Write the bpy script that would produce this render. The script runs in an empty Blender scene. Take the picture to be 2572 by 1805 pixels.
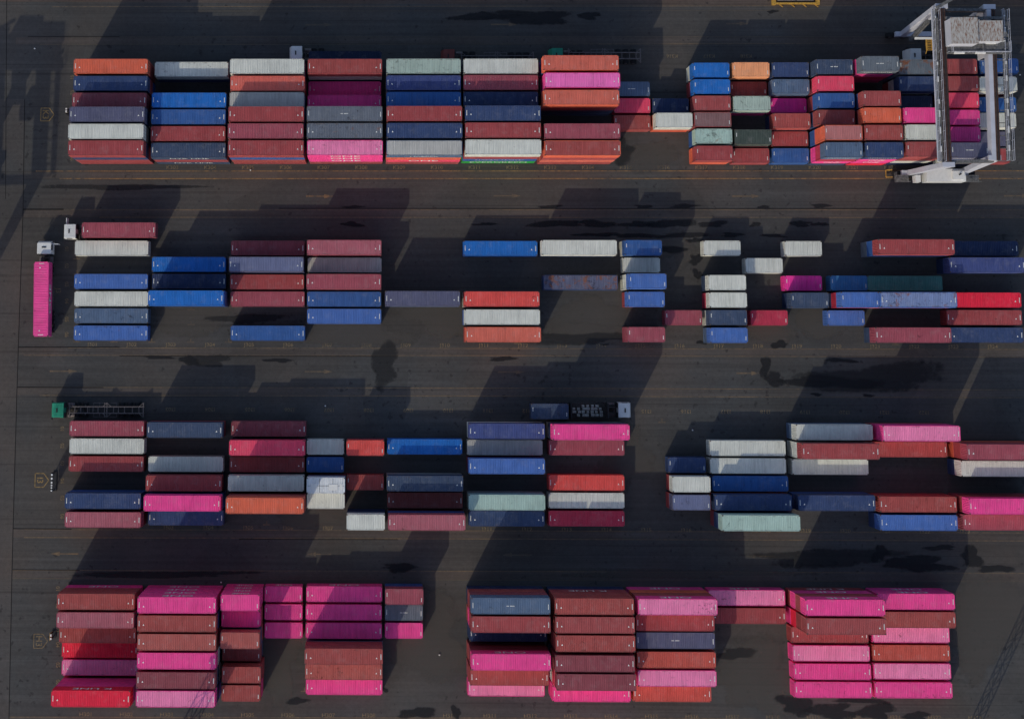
import bpy
CAM = {'f': 3625.33, 'ppx': 884.844, 'ppy': 401.196, 'H': 241.683, 'M': [[0.99990025, -0.00231705, 0.0139324], [0.00052328, 0.99185166, 0.12739706], [-0.01411406, -0.12737706, 0.99175394]]}
import bpy, math, random
from mathutils import Matrix, Vector
random.seed(7)
C = bpy.context.scene.collection
R_ = math.radians

# ------------------------------------------------------------------ camera
W_, H_ = 2572.0, 1805.0
cam_d = bpy.data.cameras.new('camera')
cam = bpy.data.objects.new('camera', cam_d); C.objects.link(cam)
M3 = Matrix(CAM['M']); D3 = Matrix(((1,0,0),(0,-1,0),(0,0,-1)))
rot = (D3 @ M3 @ D3).transposed()
cam.matrix_world = Matrix.Translation((0, 0, CAM['H'])) @ rot.to_4x4()
cam_d.sensor_fit = 'HORIZONTAL'; cam_d.sensor_width = 36.0
cam_d.lens = CAM['f'] / W_ * 36.0
cam_d.shift_x = (W_/2 - CAM['ppx']) / W_
cam_d.shift_y = (CAM['ppy'] - H_/2) / W_
cam_d.clip_start = 1.0; cam_d.clip_end = 6000.0
bpy.context.scene.camera = cam

# ------------------------------------------------------------------ sky, sun, exposure
SUN_EL, SUN_AZ = 28.5, 207.6          # azimuth clockwise from +Y: the sun stands south-south-west
wd = bpy.data.worlds.new('World'); bpy.context.scene.world = wd; wd.use_nodes = True
wn = wd.node_tree.nodes; bg = wn['Background']
sky = wn.new('ShaderNodeTexSky'); sky.sky_type = 'NISHITA'; sky.sun_disc = False
sky.sun_elevation = R_(SUN_EL); sky.sun_rotation = R_(SUN_AZ)
sky.air_density = 1.0; sky.dust_density = 1.6; sky.ozone_density = 1.6
wd.node_tree.links.new(sky.outputs[0], bg.inputs[0]); bg.inputs[1].default_value = 0.15
sl = bpy.data.lights.new('sun', 'SUN'); sl.energy = 2.0; sl.angle = R_(0.5); sl.color = (1.0, 0.95, 0.75)
so = bpy.data.objects.new('sun', sl); C.objects.link(so)
az, el = R_(SUN_AZ), R_(SUN_EL)
sdir = Vector((math.sin(az)*math.cos(el), math.cos(az)*math.cos(el), math.sin(el)))
so.rotation_euler = sdir.to_track_quat('Z', 'Y').to_euler(); so.location = sdir * 300
vs = bpy.context.scene.view_settings
vs.view_transform = 'Standard'; vs.look = 'None'; vs.gamma = 1.0; vs.use_curve_mapping = False
vs.exposure = 0.0

# ------------------------------------------------------------------ helpers
def at(px, py, z=0.0):
    """A point of the photograph (full-size pixels) on the level z, in metres."""
    v = M3.inverted() @ Vector(((px - CAM['ppx'])/CAM['f'], (py - CAM['ppy'])/CAM['f'], 1.0))
    t = (CAM['H'] - z) / v.z
    return (v.x*t, -v.y*t)

def lin(c):
    f = lambda v: v/12.92 if v <= 0.04045 else ((v+0.055)/1.055)**2.4
    return [f(x/255.0) for x in c]

class MB:
    """collects faces; build() links them as ONE mesh object"""
    def __init__(s): s.v = []; s.f = []; s.m = []
    def quad(s, a, b, c, d, mi=0):
        n = len(s.v); s.v += [a, b, c, d]; s.f.append((n, n+1, n+2, n+3)); s.m.append(mi)
    def poly(s, pts, mi=0):
        n = len(s.v); s.v += list(pts); s.f.append(tuple(range(n, n+len(pts)))); s.m.append(mi)
    def box(s, x0, x1, y0, y1, z0, z1, mi=0, tf=None):
        n = len(s.v)
        p = [(x,y,z) for z in (z0,z1) for y in (y0,y1) for x in (x0,x1)]
        if tf: p = [tf(*q) for q in p]
        s.v += p
        for q in ((0,2,3,1),(4,5,7,6),(0,1,5,4),(2,6,7,3),(0,4,6,2),(1,3,7,5)):
            s.f.append(tuple(n+i for i in q)); s.m.append(mi)
    def bar(s, a, b, w, h=None, mi=0, up=(0,0,1)):
        a = Vector(a); b = Vector(b); d = (b-a).normalized(); u = Vector(up)
        if abs(d.dot(u)) > 0.98: u = Vector((0,1,0))
        sd = d.cross(u).normalized(); u2 = sd.cross(d).normalized()
        h = w if h is None else h; n = len(s.v)
        for p in (a, b):
            for i, j in ((-1,-1),(1,-1),(1,1),(-1,1)):
                s.v.append(tuple(p + sd*(i*w/2) + u2*(j*h/2)))
        for q in ((0,3,2,1),(4,5,6,7),(0,1,5,4),(1,2,6,5),(2,3,7,6),(3,0,4,7)):
            s.f.append(tuple(n+i for i in q)); s.m.append(mi)
    def taper(s, a, b, wa, ha, wb, hb, mi=0):
        """box beam from a to b whose section changes (width along x, depth along y)"""
        n = len(s.v)
        for p, w, h in ((a, wa, ha), (b, wb, hb)):
            for i, j in ((-1,-1),(1,-1),(1,1),(-1,1)):
                s.v.append((p[0]+i*w/2, p[1]+j*h/2, p[2]))
        for q in ((0,3,2,1),(4,5,6,7),(0,1,5,4),(1,2,6,5),(2,3,7,6),(3,0,4,7)):
            s.f.append(tuple(n+i for i in q)); s.m.append(mi)
    def cyl(s, a, b, r, seg=16, mi=0, r2=None):
        a = Vector(a); b = Vector(b); d = (b-a).normalized()
        u = Vector((0,0,1)) if abs(d.z) < .9 else Vector((1,0,0))
        x = d.cross(u).normalized(); y = d.cross(x).normalized(); n = len(s.v); r2 = r if r2 is None else r2
        for p, rr in ((a, r), (b, r2)):
            for k in range(seg):
                t = 2*math.pi*k/seg; s.v.append(tuple(p + x*(rr*math.cos(t)) + y*(rr*math.sin(t))))
        for k in range(seg):
            k2 = (k+1) % seg; s.f.append((n+k, n+k2, n+seg+k2, n+seg+k)); s.m.append(mi)
        s.f.append(tuple(n+k for k in range(seg-1,-1,-1))); s.m.append(mi)
        s.f.append(tuple(n+seg+k for k in range(seg))); s.m.append(mi)
    def mesh(s, name, mats):
        me = bpy.data.meshes.new(name); me.from_pydata(s.v, [], s.f); me.update()
        for m in (mats if isinstance(mats, (list, tuple)) else [mats]): me.materials.append(m)
        if any(s.m): me.polygons.foreach_set('material_index', s.m)
        return me
    def build(s, name, mats, parent=None, loc=(0,0,0), rz=0.0):
        return put(name, s.mesh(name, mats), parent, loc, rz)

def put(name, me, parent=None, loc=(0,0,0), rz=0.0, color=None):
    o = bpy.data.objects.new(name, me); C.objects.link(o); o.parent = parent
    o.location = loc; o.rotation_euler = (0, 0, rz)
    if color: o.color = color
    return o
def tag(o, label=None, cat=None, group=None, kind=None):
    if label: o['label'] = label
    if cat: o['category'] = cat
    if group: o['group'] = group
    if kind: o['kind'] = kind
    return o
def thing(name, label, cat, loc=(0,0,0), rz=0.0, group=None):
    o = bpy.data.objects.new(name, None); C.objects.link(o); o.location = loc; o.rotation_euler = (0,0,rz)
    o.empty_display_size = 0.5
    return tag(o, label, cat, group)
TXT = {}
def text_mesh(body, size, mat, sx=1.0):
    k = (body, size, mat.name, sx)
    if k not in TXT:
        cu = bpy.data.curves.new('lettering', 'FONT'); cu.body = body; cu.size = size
        cu.align_x = 'CENTER'; cu.align_y = 'CENTER'; cu.extrude = 0.0; cu.resolution_u = 3
        cu.offset = 0.012*size
        o = bpy.data.objects.new('tmp', cu); C.objects.link(o)
        dg = bpy.context.evaluated_depsgraph_get()
        me = bpy.data.meshes.new_from_object(o.evaluated_get(dg)); me.name = 'lettering'
        bpy.data.objects.remove(o)
        for v in me.vertices: v.co.x *= sx
        me.materials.clear(); me.materials.append(mat); TXT[k] = me
    return TXT[k]

# ------------------------------------------------------------------ materials
def newmat(name, rough=0.7, metal=0.0):
    m = bpy.data.materials.new(name); m.use_nodes = True
    b = m.node_tree.nodes['Principled BSDF']; b.inputs['Roughness'].default_value = rough
    b.inputs['Metallic'].default_value = metal
    b.inputs['Specular IOR Level'].default_value = 0.12
    return m, m.node_tree.nodes, m.node_tree.links, b
def noise(n, l, vec, scale, detail=4, rough=0.6, dist=0.0):
    t = n.new('ShaderNodeTexNoise'); t.inputs['Scale'].default_value = scale
    t.inputs['Detail'].default_value = detail; t.inputs['Roughness'].default_value = rough
    t.inputs['Distortion'].default_value = dist
    if vec is not None: l.new(vec, t.inputs['Vector'])
    return t.outputs['Fac']
def ramp(n, l, fac, stops):
    r = n.new('ShaderNodeValToRGB'); e = r.color_ramp.elements
    while len(e) < len(stops): e.new(0.5)
    for i, (p, c) in enumerate(stops):
        e[i].position = p; e[i].color = (c[0], c[1], c[2], 1) if isinstance(c, (tuple, list)) else (c, c, c, 1)
    l.new(fac, r.inputs['Fac']); return r.outputs['Color']
def mix(n, l, fac, a, b, mode='MIX'):
    m = n.new('ShaderNodeMix'); m.data_type = 'RGBA'; m.blend_type = mode
    for sock, v in ((m.inputs[0], fac), (m.inputs[6], a), (m.inputs[7], b)):
        if isinstance(v, (int, float)): sock.default_value = v
        elif isinstance(v, (tuple, list)): sock.default_value = (v[0], v[1], v[2], 1)
        else: l.new(v, sock)
    return m.outputs[2]
def math_(n, l, op, a, b=None):
    m = n.new('ShaderNodeMath'); m.operation = op
    for i, v in enumerate((a, b)):
        if v is None: continue
        if isinstance(v, (int, float)): m.inputs[i].default_value = v
        else: l.new(v, m.inputs[i])
    return m.outputs[0]

def plain(name, col, rough=0.7, metal=0.0, vary=0.15, scale=1.5):
    m, n, l, b = newmat(name, rough, metal)
    tc = n.new('ShaderNodeTexCoord')
    f = noise(n, l, tc.outputs['Object'], scale, 5)
    k = ramp(n, l, f, [(0.3, 1-vary), (0.7, 1+vary)])
    l.new(mix(n, l, 1.0, tuple(col), k, 'MULTIPLY'), b.inputs['Base Color'])
    return m

def container_material(roof):
    m, n, l, b = newmat('roof_paint' if roof else 'container_paint', 0.62)
    oi = n.new('ShaderNodeObjectInfo'); tc = n.new('ShaderNodeTexCoord')
    mp = n.new('ShaderNodeVectorMath'); mp.operation = 'ADD'
    rr = n.new('ShaderNodeCombineXYZ'); s1 = math_(n, l, 'MULTIPLY', oi.outputs['Random'], 900.0)
    s2 = math_(n, l, 'MULTIPLY', oi.outputs['Random'], 377.0)
    l.new(s1, rr.inputs[0]); l.new(s2, rr.inputs[1])
    l.new(tc.outputs['Object'], mp.inputs[0]); l.new(rr.outputs[0], mp.inputs[1]); v = mp.outputs[0]
    dirt = oi.outputs['Alpha']
    # broad fading and grime
    col = mix(n, l, 1.0, oi.outputs['Color'], ramp(n, l, noise(n, l, v, 0.35, 4, 0.55), [(0.3, 0.90), (0.72, 1.10)]), 'MULTIPLY')
    # streaks that run across the roof (down the walls)
    mapn = n.new('ShaderNodeMapping'); mapn.inputs['Scale'].default_value = (3.0, 0.22, 1.0) if roof else (3.0, 3.0, 0.25)
    l.new(v, mapn.inputs['Vector'])
    st = ramp(n, l, noise(n, l, mapn.outputs[0], 1.0, 5, 0.75), [(0.28, 0.78), (0.5, 1.0), (0.72, 1.14)])
    col = mix(n, l, 1.0, col, st, 'MULTIPLY')
    # chalky patches
    ch = ramp(n, l, noise(n, l, v, 0.9, 6, 0.7), [(0.50, 0.0), (0.72, 0.45)])
    col = mix(n, l, ch, col, mix(n, l, 0.35, col, (0.35, 0.33, 0.32)))
    # dark spots and scuffs: more of them with more dirt
    sp = noise(n, l, v, 1.5, 6, 0.8, 0.4); cl = noise(n, l, v, 0.30, 2, 0.5)
    th = math_(n, l, 'ADD', math_(n, l, 'MULTIPLY', cl, 0.35), sp)
    lo = math_(n, l, 'SUBTRACT', 0.87, math_(n, l, 'MULTIPLY', dirt, 0.15))
    mk = math_(n, l, 'MULTIPLY', math_(n, l, 'SUBTRACT', th, lo), 9.0)
    mk = math_(n, l, 'MINIMUM', math_(n, l, 'MAXIMUM', mk, 0.0), 0.75)
    col = mix(n, l, mk, col, mix(n, l, 1.0, col, (0.30, 0.27, 0.27), 'MULTIPLY'))
    if roof:
        # bare, rust-brown paint loss along the edges
        sx_ = n.new('ShaderNodeSeparateXYZ'); l.new(tc.outputs['Object'], sx_.inputs[0])
        ey = math_(n, l, 'ABSOLUTE', sx_.outputs[1])
        ew = math_(n, l, 'ADD', math_(n, l, 'MULTIPLY', math_(n, l, 'SUBTRACT', ey, 1.0), 5.0), math_(n, l, 'MULTIPLY', math_(n, l, 'SUBTRACT', noise(n, l, v, 1.3, 5, 0.7), 0.55), 6.0))
        ew = math_(n, l, 'MULTIPLY', math_(n, l, 'MINIMUM', math_(n, l, 'MAXIMUM', ew, 0.0), 1.0), math_(n, l, 'ADD', 0.15, math_(n, l, 'MULTIPLY', dirt, 0.7)))
        col = mix(n, l, ew, col, (0.12, 0.085, 0.07))
        # rust where dirt is very high
        rs = math_(n, l, 'MULTIPLY', math_(n, l, 'SUBTRACT', noise(n, l, v, 0.55, 5, 0.65, 0.5), math_(n, l, 'SUBTRACT', 1.15, math_(n, l, 'MULTIPLY', dirt, 0.62))), 8.0)
        rs = math_(n, l, 'MINIMUM', math_(n, l, 'MAXIMUM', rs, 0.0), 0.85)
        col = mix(n, l, rs, col, (0.22, 0.075, 0.03))
    l.new(col, b.inputs['Base Color'])
    return m

PAINT = container_material(False); ROOFP = container_material(True)
RUST_STEEL = plain('rusty_edge_steel', (0.10, 0.075, 0.065), 0.8, 0.0, 0.3, 3)
MARK = plain('white_marking', (0.75, 0.73, 0.70), 0.6)
FADED = plain('faded_lettering', (0.42, 0.40, 0.42), 0.6)
RUBBER = plain('tyre_rubber', (0.018, 0.018, 0.02), 0.85)
STEEL_D = plain('chassis_steel', (0.13, 0.11, 0.11), 0.6, 0.2, 0.3, 2)
DARK = plain('dark_metal', (0.03, 0.03, 0.033), 0.6)
GLASS = plain('dark_glass', (0.02, 0.025, 0.03), 0.1)
WHITE = plain('white_paint', (0.68, 0.66, 0.64), 0.5, 0, 0.07, 2)
GREEN = plain('green_paint', (0.03, 0.24, 0.15), 0.55)
MAROONP = plain('maroon_paint', (0.17, 0.045, 0.04), 0.55)
CRANE = plain('pale_crane_paint', (0.46, 0.46, 0.52), 0.55, 0, 0.10, 0.6)
CRANE_D = plain('grimy_walkway_steel', (0.13, 0.125, 0.125), 0.75, 0, 0.5, 2.5)
RAILB = plain('brown_rusty_rail', (0.07, 0.04, 0.035), 0.8, 0, 0.4, 2)
YEL = plain('worn_yellow_paint', (0.45, 0.25, 0.05), 0.7, 0, 0.4, 3)

def roof_rust():
    m, n, l, b = newmat('rust_streaked_roof', 0.7)
    tc = n.new('ShaderNodeTexCoord'); mp = n.new('ShaderNodeMapping'); mp.inputs['Scale'].default_value = (4.5, 1.3, 1)
    l.new(tc.outputs['Object'], mp.inputs['Vector'])
    f = noise(n, l, mp.outputs[0], 1.0, 6, 0.7)
    l.new(ramp(n, l, f, [(0.42, (0.42, 0.40, 0.38)), (0.55, (0.30, 0.25, 0.22)), (0.62, (0.20, 0.09, 0.06)), (0.8, (0.12, 0.04, 0.025))]), b.inputs['Base Color'])
    return m
RROOF = roof_rust()

def ground_mat(name, base, tint=(1, 1, 1), streak=0.16):
    m, n, l, b = newmat(name, 0.9)
    tc = n.new('ShaderNodeTexCoord'); v = tc.outputs['Object']
    a = ramp(n, l, noise(n, l, v, 0.035, 6, 0.65), [(0.3, 0.78), (0.7, 1.2)])
    f = ramp(n, l, noise(n, l, v, 1.6, 7, 0.8), [(0.25, 0.80), (0.75, 1.20)])
    g = ramp(n, l, noise(n, l, v, 14.0, 2, 0.6), [(0.3, 0.85), (0.7, 1.15)])
    mp = n.new('ShaderNodeMapping'); mp.inputs['Scale'].default_value = (0.02, 1.1, 1); l.new(v, mp.inputs['Vector'])
    s = ramp(n, l, noise(n, l, mp.outputs[0], 1.0, 5, 0.65), [(0.3, 1-streak), (0.7, 1+streak)])
    hue = ramp(n, l, noise(n, l, v, 0.05, 4, 0.6), [(0.35, (1.09, 0.99, 0.93)), (0.65, (0.95, 1.0, 1.04))])
    tr = n.new('ShaderNodeMapping'); tr.inputs['Scale'].default_value = (0.008, 1.7, 1); l.new(v, tr.inputs['Vector'])
    tk = ramp(n, l, noise(n, l, tr.outputs[0], 1.0, 3, 0.6, 0.4), [(0.30, 0.72), (0.40, 1.0), (0.60, 1.0), (0.70, 1.12)])
    patch = n.new('ShaderNodeTexVoronoi'); patch.inputs['Scale'].default_value = 0.10; l.new(v, patch.inputs['Vector'])
    pc = ramp(n, l, patch.outputs['Color'], [(0.0, 0.92), (1.0, 1.08)])
    c = (base[0]*tint[0], base[1]*tint[1], base[2]*tint[2])
    for k in (a, f, g, s, hue, tk, pc): c = mix(n, l, 1.0, c, k, 'MULTIPLY')
    # scattered oil drops and scuffs
    d = math_(n, l, 'ADD', noise(n, l, v, 0.9, 3, 0.5), math_(n, l, 'MULTIPLY', noise(n, l, v, 0.05, 2), 0.3))
    c = mix(n, l, ramp(n, l, d, [(0.80, 0.0), (0.86, 0.6)]), c, (0.022, 0.021, 0.022))
    # pale worn patches
    w = noise(n, l, v, 0.22, 6, 0.7, 0.8)
    c = mix(n, l, ramp(n, l, w, [(0.60, 0.0), (0.74, 0.35)]), c, (base[0]*1.5, base[1]*1.42, base[2]*1.38))
    l.new(c, b.inputs['Base Color'])
    return m
ASPH = (0.0645, 0.0610, 0.0600)
GROUND = ground_mat('asphalt', ASPH)
STRIP = ground_mat('brown_grey_concrete', (0.080, 0.069, 0.064), streak=0.18)
ROAD = ground_mat('worn_road_concrete', (0.075, 0.067, 0.064), streak=0.05)
WET = plain('wet_asphalt', (0.022, 0.022, 0.025), 0.75, 0, 0.25, 0.8)
SEAM = plain('dark_seam', (0.018, 0.016, 0.016), 0.9)
def worn_line(name, col, lo, hi):
    m, n, l, b = newmat(name, 0.85)
    tc = n.new('ShaderNodeTexCoord'); v = tc.outputs['Object']
    mp = n.new('ShaderNodeMapping'); mp.inputs['Scale'].default_value = (1, 0.4, 1); l.new(v, mp.inputs['Vector'])
    f = math_(n, l, 'ADD', math_(n, l, 'MULTIPLY', noise(n, l, mp.outputs[0], 1.3, 6, 0.75), 0.6), math_(n, l, 'MULTIPLY', noise(n, l, v, 0.07, 2, 0.5), 0.4))
    c = mix(n, l, ramp(n, l, f, [(lo, 0.0), (hi, 1.0)]), (0.072, 0.062, 0.055), tuple(col))
    l.new(c, b.inputs['Base Color']); return m
LINE_B = worn_line('bright_yellow_line', (0.30, 0.17, 0.07), 0.40, 0.60)
LINE_F = worn_line('faded_yellow_line', (0.19, 0.13, 0.08), 0.40, 0.64)
LINE_V = worn_line('very_faded_yellow_line', (0.12, 0.095, 0.07), 0.42, 0.66)
GTXT = plain('worn_ground_paint', (0.24, 0.16, 0.07), 0.85, 0, 0.5, 2.5)
GTXT_D = plain('very_worn_ground_paint', (0.16, 0.12, 0.075), 0.85, 0, 0.45, 2.5)

# ------------------------------------------------------------------ ground
def sheet(name, pts, z, mat):
    mb = MB(); mb.poly([(x, y, z) for x, y in pts]); o = mb.build(name, mat); tag(o, kind='structure'); return o
sheet('ground', [(-1500,-1500),(1500,-1500),(1500,1500),(-1500,1500)], 0.0, GROUND)

def hband(name, pts_top, pts_bot, z, mat):
    """a long band whose upper and lower edges follow points of the picture laid down on the ground"""
    t = [at(*p) for p in pts_top]; b = [at(*p) for p in pts_bot]
    return sheet(name, t + b[::-1], z, mat)
RX = 2900
# paved bands between the crane-track lines
hband('concrete_strip', [(40, 94),(RX, 91)], [(40, 112),(RX, 108)], .004, STRIP)
hband('concrete_strip', [(58, 430),(RX, 429)], [(58, 449),(RX, 448)], .004, STRIP)
hband('concrete_strip', [(58, 527),(RX, 527)], [(58, 546),(RX, 547)], .004, STRIP)
hband('concrete_strip', [(47, 873),(RX, 879)], [(47, 892),(RX, 898)], .004, STRIP)
hband('concrete_strip', [(43, 972),(1300, 975),(RX, 980)], [(43, 992),(1300, 994),(RX, 999)], .004, STRIP)
hband('concrete_strip', [(33, 1328),(1300, 1333),(RX, 1338)], [(33, 1349),(1300, 1354),(RX, 1359)], .004, STRIP)
hband('concrete_strip', [(31, 1431),(1300, 1434),(RX, 1440)], [(31, 1452),(1300, 1456),(RX, 1461)], .004, STRIP)
hband('concrete_strip', [(24, 1799),(RX, 1806)], [(24, 1822),(RX, 1829)], .004, STRIP)
hband('apron', [(-200,-60),(RX,-60)], [(-200, 4),(RX, 20)], .004, ground_mat('stained_apron', (0.085, 0.066, 0.058), streak=0.25))
# cross road on the left
le = [(62, 250),(58, 527),(46, 870),(42, 1000),(33, 1320),(30, 1440),(22, 1830)]
e = [at(*p) for p in le]
sheet('road', [(-150, e[0][1])] + e + [(-150, e[-1][1])], .008, ROAD)
def seam(pts, w=.14):
    for a, b in zip(pts, pts[1:]):
        a = Vector(at(*a)+(0,)); b = Vector(at(*b)+(0,)); d = (b-a).normalized(); s = Vector((-d.y, d.x, 0))*w/2
        sheet('seam', [tuple((a-s)[:2]), tuple((b-s)[:2]), tuple((b+s)[:2]), tuple((a+s)[:2])], .016, SEAM)
seam(le, .12); seam([(17, -20),(14, 500)], .10); seam([(70, 93),(300, 93)], .1); seam([(58, 526),(160, 526)], .22)
seam([(47, 871.5),(300, 872)], .14); seam([(43, 972),(260, 973)], .14); seam([(33, 1326.8),(180, 1328)], .14); seam([(31, 1430),(200, 1431)], .12)
seam([(700, 523.5),(2300, 524)], .14); seam([(300, 893.8),(1000, 894.6)], .14); seam([(600, 1353.5),(1000, 1354.3)], .13)

def line(y0pts, mat, w=.17, z=.012):
    p = [at(*q) for q in y0pts]
    mb = MB()
    for a, b in zip(p, p[1:]):
        mb.quad((a[0], a[1]-w/2, z), (b[0], b[1]-w/2, z), (b[0], b[1]+w/2, z), (a[0], a[1]+w/2, z))
    tag(mb.build('lane_line', mat), kind='structure')
line([(130, 17.5),(1500, 16),(RX, 14)], LINE_F, .14); line([(400, 28.5),(1300, 28),(2200, 26)], LINE_V, .1)
line([(180, 93.5),(RX, 91.5)], LINE_V, .12); line([(100, 112.5),(1400, 111.5)], LINE_V, .14); line([(1400, 111.5),(RX, 108.5)], LINE_F, .15)
line([(90, 430),(RX, 429.3)], LINE_B, .17); line([(150, 449),(RX, 448.8)], LINE_B, .19)
line([(58, 527),(RX, 527)], LINE_F, .15); line([(250, 546),(RX, 547)], LINE_F, .15)
line([(170, 873.5),(1300, 875),(RX, 878)], LINE_F, .15); line([(60, 892),(1300, 893),(RX, 898)], LINE_F, .15)
line([(60, 972),(1300, 974.5),(RX, 980)], LINE_F, .15); line([(100, 992.7),(1300, 994.5),(RX, 999.5)], LINE_F, .15)
line([(60, 1328.5),(1300, 1332.5),(RX, 1338.5)], LINE_F, .15); line([(60, 1349),(1300, 1353),(RX, 1359)], LINE_F, .17)
line([(31, 1431),(1300, 1434),(RX, 1440)], LINE_F, .13); line([(31, 1452),(1300, 1456),(RX, 1461)], LINE_V, .15)
line([(24, 1799.8),(1500, 1802.5),(RX, 1806)], LINE_F, .2)

def arrow(x0, x1, y, right=True, mat=LINE_F):
    a = at(x0, y); b = at(x1, y)
    if not right: a, b = b, a
    s = 1 if right else -1; z = .013
    mb = MB(); h = 1.5*s
    ya = (a[1]+b[1])/2
    mb.quad((a[0], ya-.13, z), (b[0]-h, ya-.09, z), (b[0]-h, ya+.09, z), (a[0], ya+.13, z))
    mb.poly([(b[0]-h, ya-.34, z), (b[0], ya, z), (b[0]-h, ya+.34, z)])
    tag(mb.build('road_arrow', mat), kind='structure')
for x0, x1, y, r, m in ((767, 835, 63, 1, LINE_V), (1233, 1300, 62, 1, LINE_F), (1824, 1880, 60, 1, LINE_F),
                  (769, 837, 493, 1, LINE_B), (1240, 1308, 492, 1, LINE_F), (1838, 1910, 493, 1, LINE_F), (2522, 2590, 492, 1, LINE_F),
                  (125, 195, 932, 1, LINE_F), (766, 836, 933, 1, LINE_F), (1250, 1318, 934, 1, LINE_V), (1850, 1910, 937, 1, LINE_F),
                  (127, 197, 1390, 0, LINE_F), (770, 832, 1391, 0, LINE_F), (1262, 1336, 1393, 0, LINE_V), (1872, 1946, 1396, 0, LINE_F)):
    arrow(x0, x1, y, r, m)

def gtext(body, px, py, size, mat, rz=0.0, sx=1.0):
    x, y = at(px, py); o = put('ground_marking', text_mesh(body, size, mat, sx), None, (x, y, .014), rz)
    tag(o, kind='structure')
def block_sign(px, py, body, mat):
    x, y = at(px, py)
    mb = MB(); t = .13; z = .013
    o = [(-.95,-1.0),(-.95,1.0),(.35,1.0),(1.1,0),(.35,-1.0)]
    for a, b in zip(o, o[1:]+o[:1]):
        A = Vector(a+(0,)); B = Vector(b+(0,)); d = (B-A).normalized(); s = Vector((-d.y, d.x, 0))*t/2
        mb.quad(*[(x+q.x*1.1, y+q.y*1.1, z) for q in (A-s, B-s, B+s, A+s)])
    tag(mb.build('block_marking', mat), kind='structure')
    gtext(body, px-4, py, 1.45, mat, -math.pi/2, 1.0)
block_sign(118, 288, 'K3', GTXT); block_sign(104, 1205.5, 'I3', GTXT); block_sign(101, 1609, 'H3', GTXT_D)
gtext('J3', 146, 730, 1.2, GTXT_D, -math.pi/2)
LAB = {'K': [(3+k, 433+94.9*(k-0), 421) for k in range(0, 21)],
       'J': [(1+k, 232.6+98.3*k, 865+.25*k) for k in range(0, 24)],
       'I': [(3+k, 423.7+100.0*k, 1324+.55*k) for k in range(-1, 21)],
       'H': [(1+k, 215.6+101.5*k, 1793+.4*k) for k in range(0, 23)]}
for b, rows in LAB.items():
    for num, px, py in rows:
        gtext('%s3%02d' % (b, num), px, py, .85, GTXT_D, 0.0, 1.15)
for k in range(0, 20): gtext('I3%02d' % (3+k), 428+99.6*k, 1027+.45*k, .85, GTXT_D, math.pi, 1.15)
for k in range(-1, 20): gtext('K3%02d' % (15+k), 1688+93*(k-1), 141, .8, GTXT_D, math.pi, 1.15) if k > 0 and k < 4 else None
for b, x, ys in (('A', 181, (195, 233, 275, 320, 360, 398)), ('B', 167, (626, 668, 714, 756, 802, 840)), ('C', 156, (1077, 1119, 1163, 1207, 1250, 1296)), ('D', 145, (1478, 1520, 1580, 1618, 1669, 1712))):
    for i, y in enumerate(ys): gtext('%02d' % (i+1), x, y, .85, GTXT_D, -math.pi/2)
# slot ticks painted at bay corners
for px, py in [(193, 650), (193, 688), (193, 858), (286, 858), (381, 859), (479, 859), (574, 859), (480, 778), (480, 815), (1300, 862), (1461, 862), (2250, 865), (670, 1317), (1270, 857), (1663, 1060), (655, 1735), (765, 1735), (1966, 1742)]:
    x, y = at(px, py); mb = MB(); mb.quad((x-.6, y-.1, .013), (x+.6, y-.1, .013), (x+.6, y+.1, .013), (x-.6, y+.1, .013)); mb.quad((x-.1, y+.1, .013), (x+.1, y+.1, .013), (x+.1, y+.6, .013), (x-.1, y+.6, .013))
    tag(mb.build('slot_tick', LINE_F), kind='structure')

# dark wet and oily patches, and one painted soft shadow, on the paving: their edges fade out
def stain_mat(name, col, depth):
    m, n, l, bs = newmat(name, 0.8)
    tc = n.new('ShaderNodeTexCoord'); at_ = n.new('ShaderNodeVertexColor'); at_.layer_name = 'fade'
    bs.inputs['Base Color'].default_value = (col[0], col[1], col[2], 1)
    f = math_(n, l, 'ADD', at_.outputs['Color'], math_(n, l, 'MULTIPLY', math_(n, l, 'SUBTRACT', noise(n, l, tc.outputs['Object'], 0.55, 7, 0.72, 0.3), 0.5), 1.5))
    f = math_(n, l, 'MULTIPLY', math_(n, l, 'SUBTRACT', f, 0.42), 3.2)
    f = math_(n, l, 'MULTIPLY', math_(n, l, 'MINIMUM', math_(n, l, 'MAXIMUM', f, 0.0), 1.0), depth)
    tr = n.new('ShaderNodeBsdfTransparent'); mx = n.new('ShaderNodeMixShader')
    l.new(f, mx.inputs[0]); l.new(tr.outputs[0], mx.inputs[1]); l.new(bs.outputs[0], mx.inputs[2])
    l.new(mx.outputs[0], n['Material Output'].inputs['Surface']); return m
WETS = stain_mat('damp_stain', (0.020, 0.020, 0.023), 0.72)
SOFTS = stain_mat('soft_stain_and_shadow', (0.026, 0.026, 0.029), 0.55)  # colours the oily stains and also the one painted shadow
PALES = stain_mat('worn_pale_patch', (0.098, 0.086, 0.078), 0.55)
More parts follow.
